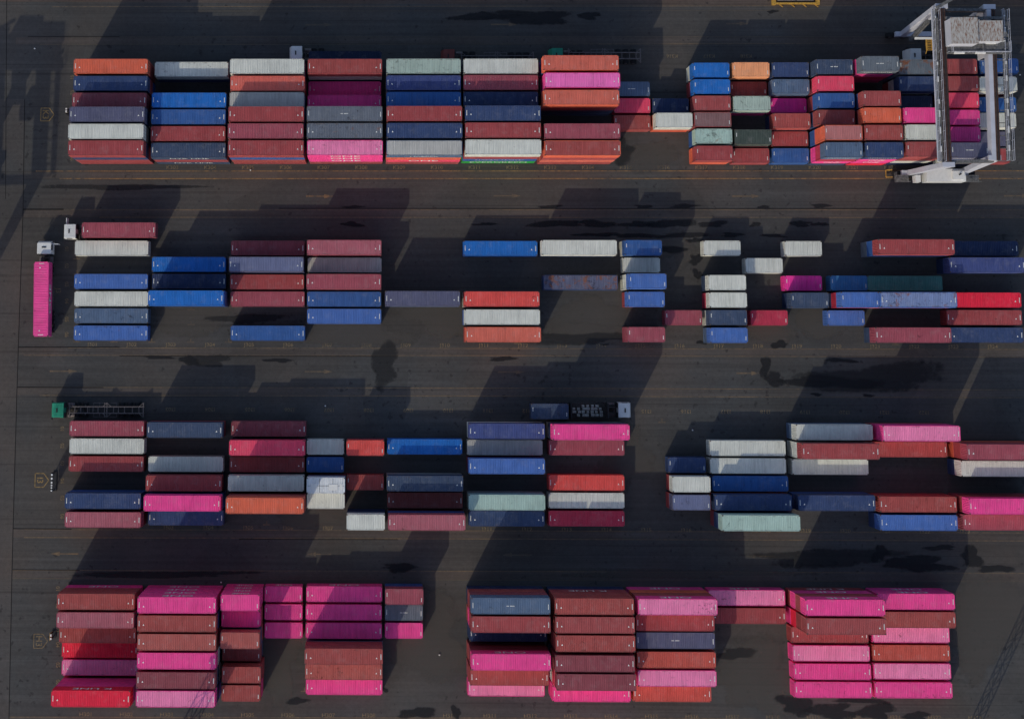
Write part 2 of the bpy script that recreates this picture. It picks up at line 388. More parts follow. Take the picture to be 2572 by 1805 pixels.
def blob(px, py, rx, ry, seed, z=.018, mat=None, k=40):
    rnd = random.Random(seed); x, y = at(px, py); ph = [rnd.uniform(0, 6.28) for _ in range(5)]
    rings = ((0.0, 1.0), (0.62, 0.95), (1.0, 0.62), (1.38, 0.0)); v = [(x, y, z)]; c = [1.0]
    for rr, a in rings[1:]:
        for i in range(k):
            t = 2*math.pi*i/k; w = 1+sum(math.sin((j+2)*t+ph[j])*(.20/(1+.5*j)) for j in range(5))
            v.append((x+rx/15*rr*w*math.cos(t), y+ry/15*rr*w*math.sin(t), z)); c.append(a)
    f = [(0, 1+i, 1+(i+1) % k) for i in range(k)]
    for q in range(2):
        o0 = 1+q*k; f += [(o0+i, o0+k+i, o0+k+(i+1) % k, o0+(i+1) % k) for i in range(k)]
    me = bpy.data.meshes.new('wet_patch'); me.from_pydata(v, [], f); me.update(); me.materials.append(mat or WETS)  # mesh name shared by wet, worn and painted-shadow patches
    ca = me.attributes.new('fade', 'FLOAT_COLOR', 'POINT'); ca.data.foreach_set('color', [q for a in c for q in (a, a, a, 1.0)])
    tag(put('wet_patch' if mat is None else ('oil_stain_and_shadow' if mat is SOFTS else 'worn_patch'), me), kind='structure')
for i, (px, py, rx, ry, m_) in enumerate([
    (480, 800, 110, 34, 0), (850, 835, 200, 28, 0), (1130, 800, 110, 40, 0), (1480, 800, 90, 55, 0), (1500, 840, 120, 26, 0), (1620, 395, 70, 40, 0), (2070, 790, 80, 50, 0), (1900, 830, 90, 24, 0),
    (1900, 1700, 110, 80, 0), (700, 1640, 50, 90, 0), (1080, 1600, 90, 90, 0), (2470, 1560, 90, 120, 0), (1570, 1160, 60, 70, 0), (780, 1300, 80, 20, 0), (1700, 620, 40, 50, 0), (2500, 340, 40, 80, 0),
    (965, 915, 34, 46, 1), (520, 905, 60, 12, 1), (2190, 950, 180, 30, 1), (1560, 380, 30, 30, 1), (1450, 850, 140, 14, 1), (620, 800, 80, 12, 1), (1850, 1640, 40, 14, 1), (1240, 1640, 18, 60, 1), (300, 470, 160, 8, 1), (2080, 1400, 180, 18, 1), (1700, 1440, 260, 10, 0), (400, 1442, 200, 8, 1)]):  # first blob on this line is a soft cast shadow painted onto the paving
    blob(px, py, rx, ry, 500+i, .0175+.0002*i, SOFTS if m_ else PALES)
for i, (px, py, rx, ry) in enumerate([
    (1395, 562, 62, 9), (1500, 562, 48, 8), (1605, 563, 50, 8), (1690, 562, 66, 9), (1790, 563, 40, 7), (1898, 563, 16, 5), (2010, 562, 30, 7), (2060, 563, 20, 5),
    (1500, 589, 55, 5), (1600, 592, 60, 6), (1720, 591, 70, 6), (1840, 590, 34, 5), (1940, 592, 30, 4), (1380, 520, 28, 5), (1618, 519, 20, 5), (1718, 518, 40, 5), (1918, 521, 20, 4), (2062, 517, 22, 6),
    (1690, 627, 42, 7), (1748, 652, 18, 12), (1752, 688, 14, 11), (1745, 604, 20, 6), (885, 564, 30, 6), (885, 520, 30, 4), (1220, 563, 34, 3),
    (1922, 920, 14, 22), (1945, 952, 26, 17), (1955, 866, 20, 9), (1262, 901, 36, 5), (475, 905, 25, 10), (400, 898, 38, 4), (700, 905, 34, 5), (2100, 960, 110, 14), (2110, 905, 40, 5),
    (2020, 962, 60, 8), (2300, 1415, 90, 16), (2440, 1398, 26, 22), (2210, 1390, 18, 20), (2500, 1428, 40, 9), (2360, 1375, 40, 6), (1005, 1424, 50, 9),
    (2000, 1770, 42, 22), (2090, 1786, 60, 16), (2200, 1785, 50, 16), (2160, 1758, 60, 7), (2300, 1798, 36, 9), (1050, 1789, 40, 13), (1145, 1788, 13, 13), (965, 1732, 10, 5), (745, 1760, 26, 8),
    (1480, 40, 34, 8), (1330, 44, 130, 15), (1210, 42, 90, 9), (1940, 30, 14, 4), (1520, 865, 10, 3), (1760, 860, 14, 4), (2050, 990, 14, 4), (2180, 993, 16, 3)]):
    blob(px, py, rx*.92, ry, 100+i, .026+.0004*i)
# shiny white studs and litter specks
for i, (px, py) in enumerate([(86.5, 122), (773, 134), (817, 1019), (555, 1462), (629, 427), (1740, 1080), (1104, 1644), (2563, 188)]):
    x, y = at(px, py, .3); mb = MB(); mb.cyl((0,0,0), (0,0,.16), .10, 10); mb.cyl((0,0,.16), (0,0,.26), .13, 10, r2=.05)
    tag(mb.build('bollard', WHITE, None, (x, y, 0)), 'tiny white ground stud ' + ['near the top-left corner by the K3 marking', 'beside the cab behind the top block', 'in the shade above the third block', 'just above the bottom block, left part', 'on the line below the top block', 'above the third block in its right gap', 'on the empty floor of the bottom block', 'at the right edge by the top block'][i], 'stud', 'small white ground studs')

# ------------------------------------------------------------------ colours as the paint itself is
PAL = {'orange': (172, 80, 62), 'rorange': (150, 66, 60), 'lorang': (164, 82, 72), 'lbrick': (136, 70, 68), 'borange': (204, 126, 92), 'brick': (128, 60, 60), 'redb': (125, 56, 60), 'redbr': (126, 60, 63), 'rose': (124, 60, 72), 'rosel': (134, 74, 86), 'maroon': (110, 55, 64), 'salmon': (172, 82, 74), 'salmbr': (142, 88, 90), 'red': (182, 34, 56), 'crims': (146, 44, 64), 'bred': (172, 64, 62), 'pred': (186, 60, 86), 'dred': (112, 54, 56), 'brown': (102, 76, 79), 'brownd': (108, 56, 56), 'bblue': (30, 82, 148), 'mblue': (44, 72, 122), 'mblue2': (42, 76, 128), 'ultra': (58, 84, 140), 'navyb': (44, 56, 88), 'navys': (50, 60, 82), 'navyd': (36, 46, 74), 'slateb': (68, 82, 106), 'slateg': (80, 86, 97), 'bgrey': (80, 84, 96), 'violet': (70, 70, 92), 'violetl': (82, 86, 114), 'indigo': (52, 60, 102), 'steelb': (52, 94, 138), 'white': (164, 163, 160), 'lgrey': (142, 139, 139), 'mintg': (132, 144, 139), 'mint': (130, 148, 144), 'green': (54, 61, 59), 'teal': (58, 100, 98), 'magenta': (192, 58, 118), 'magen2': (205, 46, 124), 'hotmag': (198, 62, 122), 'pink': (188, 102, 140), 'pinkm': (196, 88, 148), 'rustyb': (72, 74, 96), 'rustyl': (94, 106, 142), 'reefer': (172, 172, 178), 'evergreen': (38, 120, 54)}
LITW = (1/0.62, 1/0.62, 1/0.655)      # turns sunlit picture values into base colours
def paint(name, dirt=0.3, k=1.0):
    c = lin(PAL[name]); return (min(.82, c[0]*LITW[0]*k), min(.82, c[1]*LITW[1]*k), min(.82, c[2]*LITW[2]*k), dirt)

# ------------------------------------------------------------------ the container
CW = 2.438
def container_meshes(L, h):
    hl, hw = L/2, CW/2
    b = MB()
    z0, z1 = .16, h-.10
    n = int(round((L-.36)/.278)); st = (L-.36)/n
    for s in (-1, 1):
        prev = None
        for i in range(n):
            x = -hl+.18+i*st
            for dx, d in ((0, 0), (.25, 0), (.5, 1), (.75, 1), (1.0, 0)):
                p = (x+dx*st, s*(hw-.012-.036*d))
                if prev and prev != p and p[0] > prev[0]:
                    a, c = prev, p
                    q = [(a[0],a[1],z0),(c[0],c[1],z0),(c[0],c[1],z1),(a[0],a[1],z1)]
                    b.quad(*(q if s < 0 else q[::-1]))
                prev = p
        b.box(-hl+.16, hl-.16, s*hw-.06 if s > 0 else -hw, s*hw if s > 0 else -hw+.06, .0, .16)
        b.box(-hl+.16, hl-.16, s*hw-.07 if s > 0 else -hw+.003, s*hw-.003 if s > 0 else -hw+.07, h-.10, h-.012)
    # corrugated front end (west)
    m = 8; sy = (CW-.36)/m; prev = None
    for i in range(m):
        y = -hw+.18+i*sy
        for dy, d in ((0, 0), (.25, 0), (.5, 1), (.75, 1), (1.0, 0)):
            p = (-hl+.02+.045*d, y+dy*sy)
            if prev and p[1] > prev[1]:
                b.quad((prev[0],prev[1],z1),(p[0],p[1],z1),(p[0],p[1],z0),(prev[0],prev[1],z0))
            prev = p
    for x0, x1 in ((-hl+.003, -hl+.09), (hl-.09, hl-.003)):
        b.box(x0, x1, -hw+.16, hw-.16, .0, .16); b.box(x0, x1, -hw+.16, hw-.16, h-.10, h-.012)
    for sx in (-1, 1):
        for sy_ in (-1, 1):
            xa, xb = sorted((sx*hl, sx*(hl-.178))); ya, yb = sorted((sy_*hw, sy_*(hw-.162)))
            b.box(xa, xb, ya, yb, 0, .118, 1); b.box(xa, xb, ya, yb, h-.118, h, 1)
            e_ = .004
            b.box(xa+e_, xb-e_, ya+e_, yb-e_, .118, h-.118)
    b.quad((-hl+.1,-hw+.1,.05),(-hl+.1,hw-.1,.05),(hl-.1,hw-.1,.05),(hl-.1,-hw+.1,.05))
    # roof with pressed ribs across it
    r = MB(); a0 = -hl+.34; k = int(round((2*hl-.68)/.278)); sp = (2*hl-.68)/k; zt, zb = h-.020, h-.050; yy = hw-.072; prev = None
    for i in range(k):
        x = a0+i*sp
        for dx, z in ((0, zb), (.22, zb), (.38, zt), (.84, zt), (1.0, zb)):
            p = (x+dx*sp, z)
            if prev and p[0] > prev[0]+1e-6: r.quad((prev[0],-yy,prev[1]),(p[0],-yy,p[1]),(p[0],yy,p[1]),(prev[0],yy,prev[1]))
            prev = p
    for x0, x1 in ((-hl+.09, a0), (a0+2*hl-.68, hl-.09)):
        r.quad((x0,-yy+.09,zb+.012),(x1,-yy+.09,zb+.012),(x1,yy-.09,zb+.012),(x0,yy-.09,zb+.012))
    for s in (-1, 1):
        ya, yb = sorted((s*yy, s*(hw-.18)))
        r.quad((-hl+.18,ya,zb+.002),(a0+.001,ya,zb+.002),(a0+.001,yb,zb+.002),(-hl+.18,yb,zb+.002))
        r.quad((-a0-.001,ya,zb+.002),(hl-.18,ya,zb+.002),(hl-.18,yb,zb+.002),(-a0-.001,yb,zb+.002))
    # door leaf with two locking rods
    d = MB(); dw = (CW-.36)/2
    d.box(hl-.10, hl-.045, 0.006, dw, .17, h-.11)
    for zz in (.55, 1.15, 1.75, 2.2): d.box(hl-.045, hl-.030, .05, dw-.05, zz, zz+.10)
    for yy_ in (.30, .78):
        d.cyl((hl-.012, yy_, .14), (hl-.012, yy_, h-.14), .017, 6, 1)
    return b.mesh('body', [PAINT, RUST_STEEL]), r.mesh('roof', ROOFP), d.mesh('door', [PAINT, RUST_STEEL])
def marks(L, h, kind):
    m = MB(); z = h-.012; hl = L/2
    def strip(x, y, ln):
        k = max(3, int(ln/.13))
        for i in range(k):
            yy = y-ln/2+i*ln/k; m.quad((x-.06, yy, z), (x+.06, yy, z), (x+.06, yy+ln/k*.80, z), (x-.06, yy+ln/k*.80, z))
    if kind == 'a':      # both ends, long boxes
        strip(-hl+.27, .05, .85); strip(hl-.27, .0, .85)
        if L > 8:
            for x in (-hl+.95, hl-.95): m.poly([(x-.13, -.30, z), (x+.13, -.30, z), (x, -.06, z)])
    elif kind == 'b':
        strip(-hl+.30, .35, .62); strip(hl-.30, -.45, .62)
    elif kind == 'c':
        strip(-hl+.27, .1, .8); strip(hl-.27, -.1, .8)
        for i in range(9):
            if i != 3: m.quad((-.62+i*.135, -.06, z), (-.52+i*.135, -.06, z), (-.52+i*.135, .07, z), (-.62+i*.135, .07, z))
    return m.mesh('roof_marking', MARK)
MESH = {}
for L in (12.192, 6.058):
    for h in (2.591, 2.80):
        MESH[L, h] = container_meshes(L, h)
        for k in 'abc': MESH[L, h, k] = marks(L, h, k)

SIDE_TEXT = {'ONE': ('ONE', 1.75, 1.35), 'K': ('K LINE', 1.3, 1.6), 'E': ('EVERGREEN', 1.35, 1.35), 'N': ('NYK LINE', 1.0, 1.5), 'H': ('HAPAG-LLOYD', .85, 1.4), 'S': ('MAERSK', .9, 1.4)}
def new_container(x, y, z, size, h, roof, side, label, group, dirt=.3, mk='a', text=None, rz=0.0, parts=True, text_dir=-1):
    L = 12.192 if size == 40 else 6.058
    t = thing('shipping_container', label, 'container', (x, y, z), rz, group)
    bm, rm, dm = MESH[L, h]
    put('body', bm, t, color=side)
    put('roof', rm, t, color=roof)
    put('door', dm, t, color=side)
    d2 = put('door', dm, t, color=side); d2.scale = (1, -1, 1)
    if mk: put('roof_marking', MESH[L, h, mk], t)
    if text:
        body, sz, sx = SIDE_TEXT[text]; k = 1.0 if size == 40 else .62
        lt = put('lettering', text_mesh(body, sz*(1 if size == 40 else .9), MARK, sx*k), t)
        lt.location = (0, text_dir*(CW/2+.006), h*.5)
        lt.rotation_euler = (math.pi/2, 0, 0 if text_dir < 0 else math.pi)
    return t

# block, lane from the north, 20-foot slot, length, x, y, tiers, how many of them high-cube, colour of the topmost
CONT = [
  ('A', 0, 0, 40, -43.16, 45.45, 3, 2, 'orange'),
  ('A', 1, 0, 40, -43.13, 42.61, 3, 2, 'navyb'),
  ('A', 2, 0, 40, -43.27, 39.8, 3, 2, 'maroon'),
  ('A', 3, 0, 40, -43.08, 37.01, 4, 2, 'violet'),
  ('A', 4, 0, 40, -43.19, 34.21, 4, 3, 'white'),
  ('A', 5, 0, 40, -43.12, 31.5, 4, 3, 'redb'),
  ('A', 0, 2, 40, -30.2, 45.49, 2, 1, 'white'),
  ('A', 2, 2, 40, -30.15, 39.8, 3, 2, 'bblue'),
  ('A', 3, 2, 40, -30.21, 37.03, 3, 2, 'mblue'),
  ('A', 4, 2, 40, -30.21, 34.24, 3, 2, 'redb'),
  ('A', 5, 2, 40, -30.13, 31.5, 3, 2, 'navys'),
  ('A', 0, 4, 40, -17.38, 45.44, 3, 2, 'white'),
  ('A', 1, 4, 40, -17.28, 42.6, 3, 2, 'salmon'),
  ('A', 2, 4, 40, -17.35, 39.89, 3, 2, 'lgrey'),
  ('A', 3, 4, 40, -17.24, 37.05, 4, 3, 'redb'),
  ('A', 4, 4, 40, -17.3, 34.28, 4, 3, 'rose'),
  ('A', 5, 4, 40, -17.25, 31.52, 4, 3, 'redb'),
  ('A', 0, 6, 40, -4.57, 45.43, 3, 2, 'brick'),
  ('A', 1, 6, 40, -4.7, 42.69, 1, 1, 'magenta'),
  ('A', 2, 6, 40, -4.68, 39.93, 2, 1, 'magenta'),
  ('A', 3, 6, 40, -4.55, 37.1, 4, 3, 'bgrey'),
  ('A', 4, 6, 40, -4.53, 34.33, 4, 3, 'bgrey'),
  ('A', 5, 6, 40, -4.47, 31.55, 4, 3, 'pink'),
  ('A', 0, 8, 40, 8.35, 45.45, 3, 2, 'mintg'),
  ('A', 1, 8, 40, 8.33, 42.68, 3, 2, 'indigo'),
  ('A', 2, 8, 40, 8.35, 39.94, 3, 2, 'mblue2'),
  ('A', 3, 8, 40, 8.34, 37.13, 4, 3, 'redb'),
  ('A', 4, 8, 40, 8.36, 34.35, 4, 3, 'navyb'),
  ('A', 5, 8, 40, 8.32, 31.53, 4, 3, 'lgrey'),
  ('A', 0, 10, 40, 21.03, 45.45, 3, 2, 'white'),
  ('A', 1, 10, 40, 20.99, 42.73, 3, 2, 'rose'),
  ('A', 2, 10, 40, 20.96, 39.94, 3, 2, 'navyd'),
  ('A', 3, 10, 40, 21.02, 37.19, 4, 4, 'navyb'),
  ('A', 4, 10, 40, 21.02, 34.42, 4, 4, 'redb'),
  ('A', 5, 10, 40, 21.03, 31.66, 4, 4, 'white'),
  ('A', 0, 12, 40, 33.74, 45.44, 4, 3, 'lorang'),
  ('A', 1, 12, 40, 33.92, 42.59, 4, 3, 'pinkm'),
  ('A', 2, 12, 40, 33.72, 39.76, 4, 2, 'lorang'),
  ('A', 4, 12, 40, 33.76, 34.27, 4, 3, 'rose'),
  ('A', 5, 12, 40, 33.77, 31.51, 4, 3, 'brick'),
  ('A', 1, 14, 20, 43.42, 42.69, 1, 0, 'slateb'),
  ('A', 2, 14, 20, 43.43, 39.87, 1, 0, 'pred'),
  ('A', 3, 14, 20, 43.39, 37.0, 1, 0, 'brick'),
  ('A', 2, 15, 20, 49.85, 39.86, 1, 0, 'navyd'),
  ('A', 3, 15, 20, 49.82, 36.99, 2, 0, 'white'),
  ('A', 0, 16, 20, 56.17, 45.4, 2, 0, 'bblue'),
  ('A', 1, 16, 20, 56.2, 42.62, 2, 0, 'bblue'),
  ('A', 2, 16, 20, 56.21, 39.86, 2, 0, 'redbr'),
  ('A', 3, 16, 20, 56.19, 37.1, 2, 0, 'brown'),
  ('A', 4, 16, 20, 56.28, 34.33, 2, 0, 'mint'),
  ('A', 5, 16, 20, 56.27, 31.5, 2, 0, 'redb'),
  ('A', 0, 17, 20, 62.78, 45.47, 2, 0, 'borange'),
  ('A', 1, 17, 20, 62.94, 42.69, 1, 0, 'dred'),
  ('A', 2, 17, 20, 62.74, 39.79, 2, 0, 'mintg'),
  ('A', 4, 17, 20, 62.76, 34.2, 2, 0, 'green'),
  ('A', 5, 17, 20, 62.97, 31.43, 1, 0, 'redb'),
  ('A', 0, 18, 20, 69.31, 45.45, 2, 0, 'navyb'),
  ('A', 1, 18, 20, 69.27, 42.62, 2, 0, 'slateb'),
  ('A', 2, 18, 20, 69.46, 39.87, 1, 0, 'magen2'),
  ('A', 3, 18, 20, 69.23, 36.91, 2, 0, 'brick'),
  ('A', 4, 18, 20, 69.52, 34.25, 1, 0, 'redb'),
  ('A', 5, 18, 20, 69.55, 31.44, 1, 0, 'mblue'),
  ('A', 0, 19, 20, 75.7, 45.44, 3, 0, 'navys'),
  ('A', 1, 19, 20, 75.77, 42.66, 3, 0, 'pred'),
  ('A', 2, 19, 20, 75.73, 39.84, 3, 0, 'mblue'),
  ('A', 3, 19, 20, 75.68, 37.06, 3, 0, 'dred'),
  ('A', 4, 19, 20, 75.9, 34.15, 4, 0, 'salmbr'),
  ('A', 5, 19, 20, 75.84, 31.35, 4, 0, 'slateb'),
  ('A', 0, 20, 20, 82.31, 45.46, 4, 0, 'slateg'),
  ('A', 2, 20, 20, 82.34, 39.75, 4, 0, 'redbr'),
  ('A', 3, 20, 20, 82.25, 37.01, 4, 0, 'orange'),
  ('A', 4, 20, 20, 82.4, 34.17, 4, 0, 'brick'),
  ('A', 5, 20, 20, 82.37, 31.36, 4, 0, 'navyb'),
  ('A', 0, 21, 20, 89.29, 45.42, 3, 0, 'slateg'),
  ('A', 1, 21, 20, 89.19, 42.62, 3, 0, 'navyb'),
  ('A', 2, 21, 20, 89.4, 39.85, 2, 0, 'navys'),
  ('A', 3, 21, 20, 88.8, 37.01, 4, 0, 'magenta'),
  ('A', 4, 21, 20, 88.93, 34.23, 4, 0, 'white'),
  ('A', 5, 21, 20, 88.9, 31.44, 4, 0, 'redbr'),
  ('A', 0, 22, 20, 95.95, 45.51, 3, 0, 'redbr'),
  ('A', 1, 22, 20, 96.05, 42.65, 3, 0, 'redbr'),
  ('A', 2, 22, 20, 95.97, 39.89, 3, 0, 'pred'),
  ('A', 3, 22, 20, 95.96, 37.06, 3, 0, 'magenta'),
  ('A', 4, 22, 20, 95.91, 34.28, 3, 0, 'magenta'),
  ('A', 5, 22, 20, 96.02, 31.31, 4, 0, 'violet'),
  ('A', 0, 23, 20, 102.69, 45.58, 3, 0, 'mblue'),
  ('A', 1, 23, 20, 102.3, 42.54, 3, 0, 'white'),
  ('A', 2, 23, 20, 103.12, 39.61, 2, 0, 'mblue2'),
  ('A', 3, 23, 20, 102.96, 36.99, 2, 0, 'white'),
  ('A', 4, 23, 20, 102.77, 34.25, 1, 0, 'violet'),
  ('A', 5, 23, 20, 102.77, 31.46, 1, 0, 'redb'),
  ('B', 0, 0, 40, -43.33, 15.89, 1, 1, 'white'),
  ('B', 2, 0, 40, -43.29, 10.37, 1, 1, 'ultra'),
  ('B', 3, 0, 40, -43.19, 7.5, 1, 1, 'white'),
  ('B', 4, 0, 40, -43.13, 4.72, 1, 1, 'slateb'),
  ('B', 5, 0, 40, -43.13, 1.9, 1, 1, 'ultra'),
  ('B', 1, 2, 40, -30.45, 13.21, 1, 1, 'bblue'),
  ('B', 2, 2, 40, -30.38, 10.42, 1, 1, 'navyd'),
  ('B', 3, 2, 40, -30.13, 7.47, 3, 2, 'bblue'),
  ('B', 0, 4, 40, -17.38, 15.92, 1, 1, 'maroon'),
  ('B', 1, 4, 40, -17.4, 13.08, 2, 1, 'violetl'),
  ('B', 2, 4, 40, -17.44, 10.32, 1, 1, 'redb'),
  ('B', 3, 4, 40, -17.34, 7.53, 1, 1, 'rose'),
  ('B', 5, 4, 40, -17.25, 1.93, 1, 1, 'mblue'),
  ('B', 0, 6, 40, -4.66, 15.86, 2, 1, 'rosel'),
  ('B', 1, 6, 40, -4.63, 13.15, 1, 1, 'lgrey'),
  ('B', 2, 6, 40, -4.7, 10.29, 2, 1, 'rose'),
  ('B', 3, 6, 40, -4.7, 7.52, 1, 1, 'mblue'),
  ('B', 4, 6, 40, -4.68, 4.72, 1, 1, 'ultra'),
  ('B', 3, 8, 40, 8.13, 7.55, 2, 1, 'violet'),
  ('B', 0, 10, 40, 21.13, 15.92, 1, 1, 'bblue'),
  ('B', 3, 10, 40, 21.04, 7.5, 2, 1, 'bred'),
  ('B', 4, 10, 40, 21.08, 4.59, 2, 1, 'white'),
  ('B', 5, 10, 40, 21.2, 1.76, 2, 1, 'lorang'),
  ('B', 0, 12, 40, 33.78, 15.88, 2, 1, 'white'),
  ('B', 2, 12, 40, 34.27, 10.33, 1, 1, 'rustyb'),
  ('B', 0, 14, 20, 44.25, 15.93, 2, 0, 'mblue'),
  ('B', 1, 14, 20, 44.39, 13.22, 1, 0, 'white'),
  ('B', 2, 14, 20, 44.34, 10.34, 3, 0, 'ultra'),
  ('B', 3, 14, 20, 44.49, 7.53, 2, 0, 'ultra'),
  ('B', 5, 14, 20, 44.43, 1.81, 2, 0, 'rose'),
  ('B', 4, 15, 20, 51.06, 4.61, 1, 0, 'rose'),
  ('B', 0, 16, 20, 57.72, 16.04, 1, 0, 'white'),
  ('B', 2, 16, 20, 57.77, 10.25, 2, 0, 'white'),
  ('B', 3, 16, 20, 57.82, 7.43, 2, 0, 'white'),
  ('B', 4, 16, 20, 57.74, 4.59, 2, 0, 'navys'),
  ('B', 5, 16, 20, 57.77, 1.74, 2, 0, 'ultra'),
  ('B', 1, 17, 20, 64.54, 13.17, 1, 0, 'white'),
  ('B', 4, 17, 20, 65.06, 4.62, 1, 0, 'crims'),
  ('B', 0, 18, 20, 71.07, 15.98, 1, 0, 'white'),
  ('B', 2, 18, 20, 70.88, 10.29, 1, 0, 'magen2'),
  ('B', 3, 18, 20, 71.06, 7.43, 2, 0, 'navys'),
  ('B', 2, 19, 20, 78.36, 10.31, 1, 0, 'steelb'),
  ('B', 3, 19, 20, 78.31, 7.44, 3, 0, 'ultra'),
  ('B', 4, 19, 20, 77.61, 4.62, 1, 0, 'ultra'),
  ('B', 0, 20, 40, 87.46, 15.88, 3, 2, 'redb'),
  ('B', 2, 20, 40, 87.42, 10.29, 1, 1, 'teal'),
  ('B', 3, 20, 40, 87.44, 7.41, 3, 2, 'rustyl'),
  ('B', 5, 20, 40, 87.35, 1.83, 2, 1, 'rose'),
  ('B', 0, 22, 40, 100.12, 16.03, 1, 1, 'navyd'),
  ('B', 1, 22, 40, 99.85, 13.16, 2, 1, 'indigo'),
  ('B', 3, 22, 40, 100.11, 7.57, 1, 1, 'red'),
  ('B', 4, 22, 40, 100.07, 4.73, 1, 1, 'redb'),
  ('B', 5, 22, 40, 100.16, 1.88, 1, 1, 'navyb'),
  ('C', 0, 0, 40, -43.42, -13.59, 1, 1, 'rose'),
  ('C', 1, 0, 40, -43.35, -16.41, 1, 1, 'white'),
  ('C', 2, 0, 40, -43.39, -19.25, 1, 1, 'redb'),
  ('C', 4, 0, 40, -43.28, -24.87, 2, 1, 'navyb'),
  ('C', 5, 0, 40, -43.2, -27.82, 2, 2, 'rosel'),
  ('C', 0, 2, 40, -30.31, -13.63, 2, 1, 'navys'),
  ('C', 2, 2, 40, -30.4, -19.24, 1, 1, 'white'),
  ('C', 3, 2, 40, -30.32, -22.05, 2, 1, 'redb'),
  ('C', 4, 2, 40, -30.16, -24.9, 3, 2, 'magenta'),
  ('C', 5, 2, 40, -30.25, -27.75, 1, 1, 'navyb'),
  ('C', 0, 4, 40, -16.97, -13.55, 1, 1, 'maroon'),
  ('C', 1, 4, 40, -16.99, -16.43, 2, 1, 'pred'),
  ('C', 2, 4, 40, -17.14, -19.25, 1, 1, 'dred'),
  ('C', 3, 4, 40, -17.1, -22.01, 2, 1, 'white'),
  ('C', 4, 4, 40, -16.85, -24.91, 4, 3, 'orange'),
  ('C', 1, 6, 20, -7.68, -16.44, 1, 0, 'white'),
  ('C', 2, 6, 20, -7.69, -19.25, 1, 0, 'mblue'),
  ('C', 3, 6, 20, -7.43, -22.1, 3, 0, 'reefer'),
  ('C', 4, 6, 20, -7.5, -24.77, 2, 0, 'white'),
  ('C', 1, 7, 20, -1.16, -16.39, 2, 0, 'bred'),
  ('C', 3, 7, 20, -1.19, -22.07, 1, 0, 'brick'),
  ('C', 5, 7, 20, -1.07, -27.77, 3, 0, 'white'),
  ('C', 1, 8, 40, 8.48, -16.34, 1, 1, 'bblue'),
  ('C', 3, 8, 40, 8.42, -21.94, 2, 1, 'navys'),
  ('C', 4, 8, 40, 8.5, -24.85, 1, 1, 'brownd'),
  ('C', 5, 8, 40, 8.57, -27.71, 3, 2, 'rosel'),
  ('C', 0, 10, 40, 21.6, -13.65, 2, 1, 'indigo'),
  ('C', 1, 10, 40, 21.51, -16.42, 1, 1, 'lgrey'),
  ('C', 2, 10, 40, 21.55, -19.18, 2, 1, 'ultra'),
  ('C', 4, 10, 40, 21.49, -24.85, 2, 1, 'mint'),
  ('C', 5, 10, 40, 21.69, -27.68, 1, 1, 'navyb'),
  ('C', 0, 12, 40, 34.71, -13.62, 3, 2, 'magenta'),
  ('C', 1, 12, 40, 34.76, -16.41, 1, 1, 'rose'),
  ('C', 3, 12, 40, 34.66, -21.98, 1, 1, 'bred'),
  ('C', 4, 12, 40, 34.59, -24.79, 1, 1, 'white'),
  ('C', 5, 12, 40, 34.56, -27.63, 1, 1, 'crims'),
  ('C', 2, 15, 20, 50.99, -19.13, 1, 0, 'navyb'),
  ('C', 3, 15, 20, 51.06, -21.96, 2, 0, 'white'),
  ('C', 4, 15, 20, 50.97, -24.79, 2, 0, 'violetl'),
  ('C', 1, 16, 40, 60.83, -16.4, 1, 1, 'white'),
  ('C', 2, 16, 40, 60.81, -19.2, 1, 1, 'white'),
  ('C', 3, 16, 40, 61.07, -22.01, 1, 1, 'mblue2'),
  ('C', 4, 16, 40, 60.75, -24.75, 2, 1, 'navyb'),
  ('C', 5, 16, 40, 61.15, -27.59, 3, 2, 'mint'),
  ('C', 0, 18, 40, 74.06, -13.67, 2, 1, 'white'),
  ('C', 1, 18, 40, 74.04, -16.48, 3, 2, 'redb'),
  ('C', 2, 18, 40, 74.05, -19.33, 1, 1, 'white'),
  ('C', 4, 18, 40, 73.98, -24.74, 2, 1, 'navyb'),
  ('C', 0, 20, 40, 86.89, -13.65, 3, 2, 'pink'),
  ('C', 1, 20, 40, 86.84, -16.51, 1, 1, 'brick'),
  ('C', 4, 20, 40, 86.86, -24.91, 2, 1, 'brick'),
  ('C', 5, 20, 40, 86.85, -27.76, 2, 1, 'ultra'),
  ('C', 1, 22, 40, 100.03, -16.5, 3, 2, 'rose'),
  ('C', 2, 22, 40, 100.06, -19.29, 2, 2, 'white'),
  ('C', 4, 22, 40, 99.89, -24.88, 3, 2, 'magenta'),
  ('C', 5, 22, 40, 99.99, -27.66, 2, 1, 'rose'),
  ('D', 0, 0, 40, -43.5, -40.05, 3, 2, 'brick'),
  ('D', 1, 0, 40, -43.51, -42.88, 3, 3, 'rosel'),
  ('D', 2, 0, 40, -43.59, -45.66, 2, 2, 'brick'),
  ('D', 3, 0, 40, -43.69, -48.49, 1, 1, 'red'),
  ('D', 4, 0, 40, -43.64, -51.22, 1, 1, 'pink'),
  ('D', 5, 0, 40, -43.4, -54.07, 4, 3, 'red'),
  ('D', 0, 2, 40, -30.37, -40.04, 4, 4, 'magenta'),
  ('D', 1, 2, 40, -30.32, -42.81, 4, 3, 'brick'),
  ('D', 2, 2, 40, -30.27, -45.58, 4, 3, 'lbrick'),
  ('D', 3, 2, 40, -30.25, -48.39, 4, 3, 'magenta'),
  ('D', 4, 2, 40, -30.31, -51.28, 4, 4, 'maroon'),
  ('D', 5, 2, 40, -30.31, -54.03, 4, 3, 'pink'),
  ('D', 0, 4, 20, -20.63, -39.77, 4, 0, 'magenta'),
  ('D', 1, 4, 20, -20.69, -42.69, 3, 0, 'magenta'),
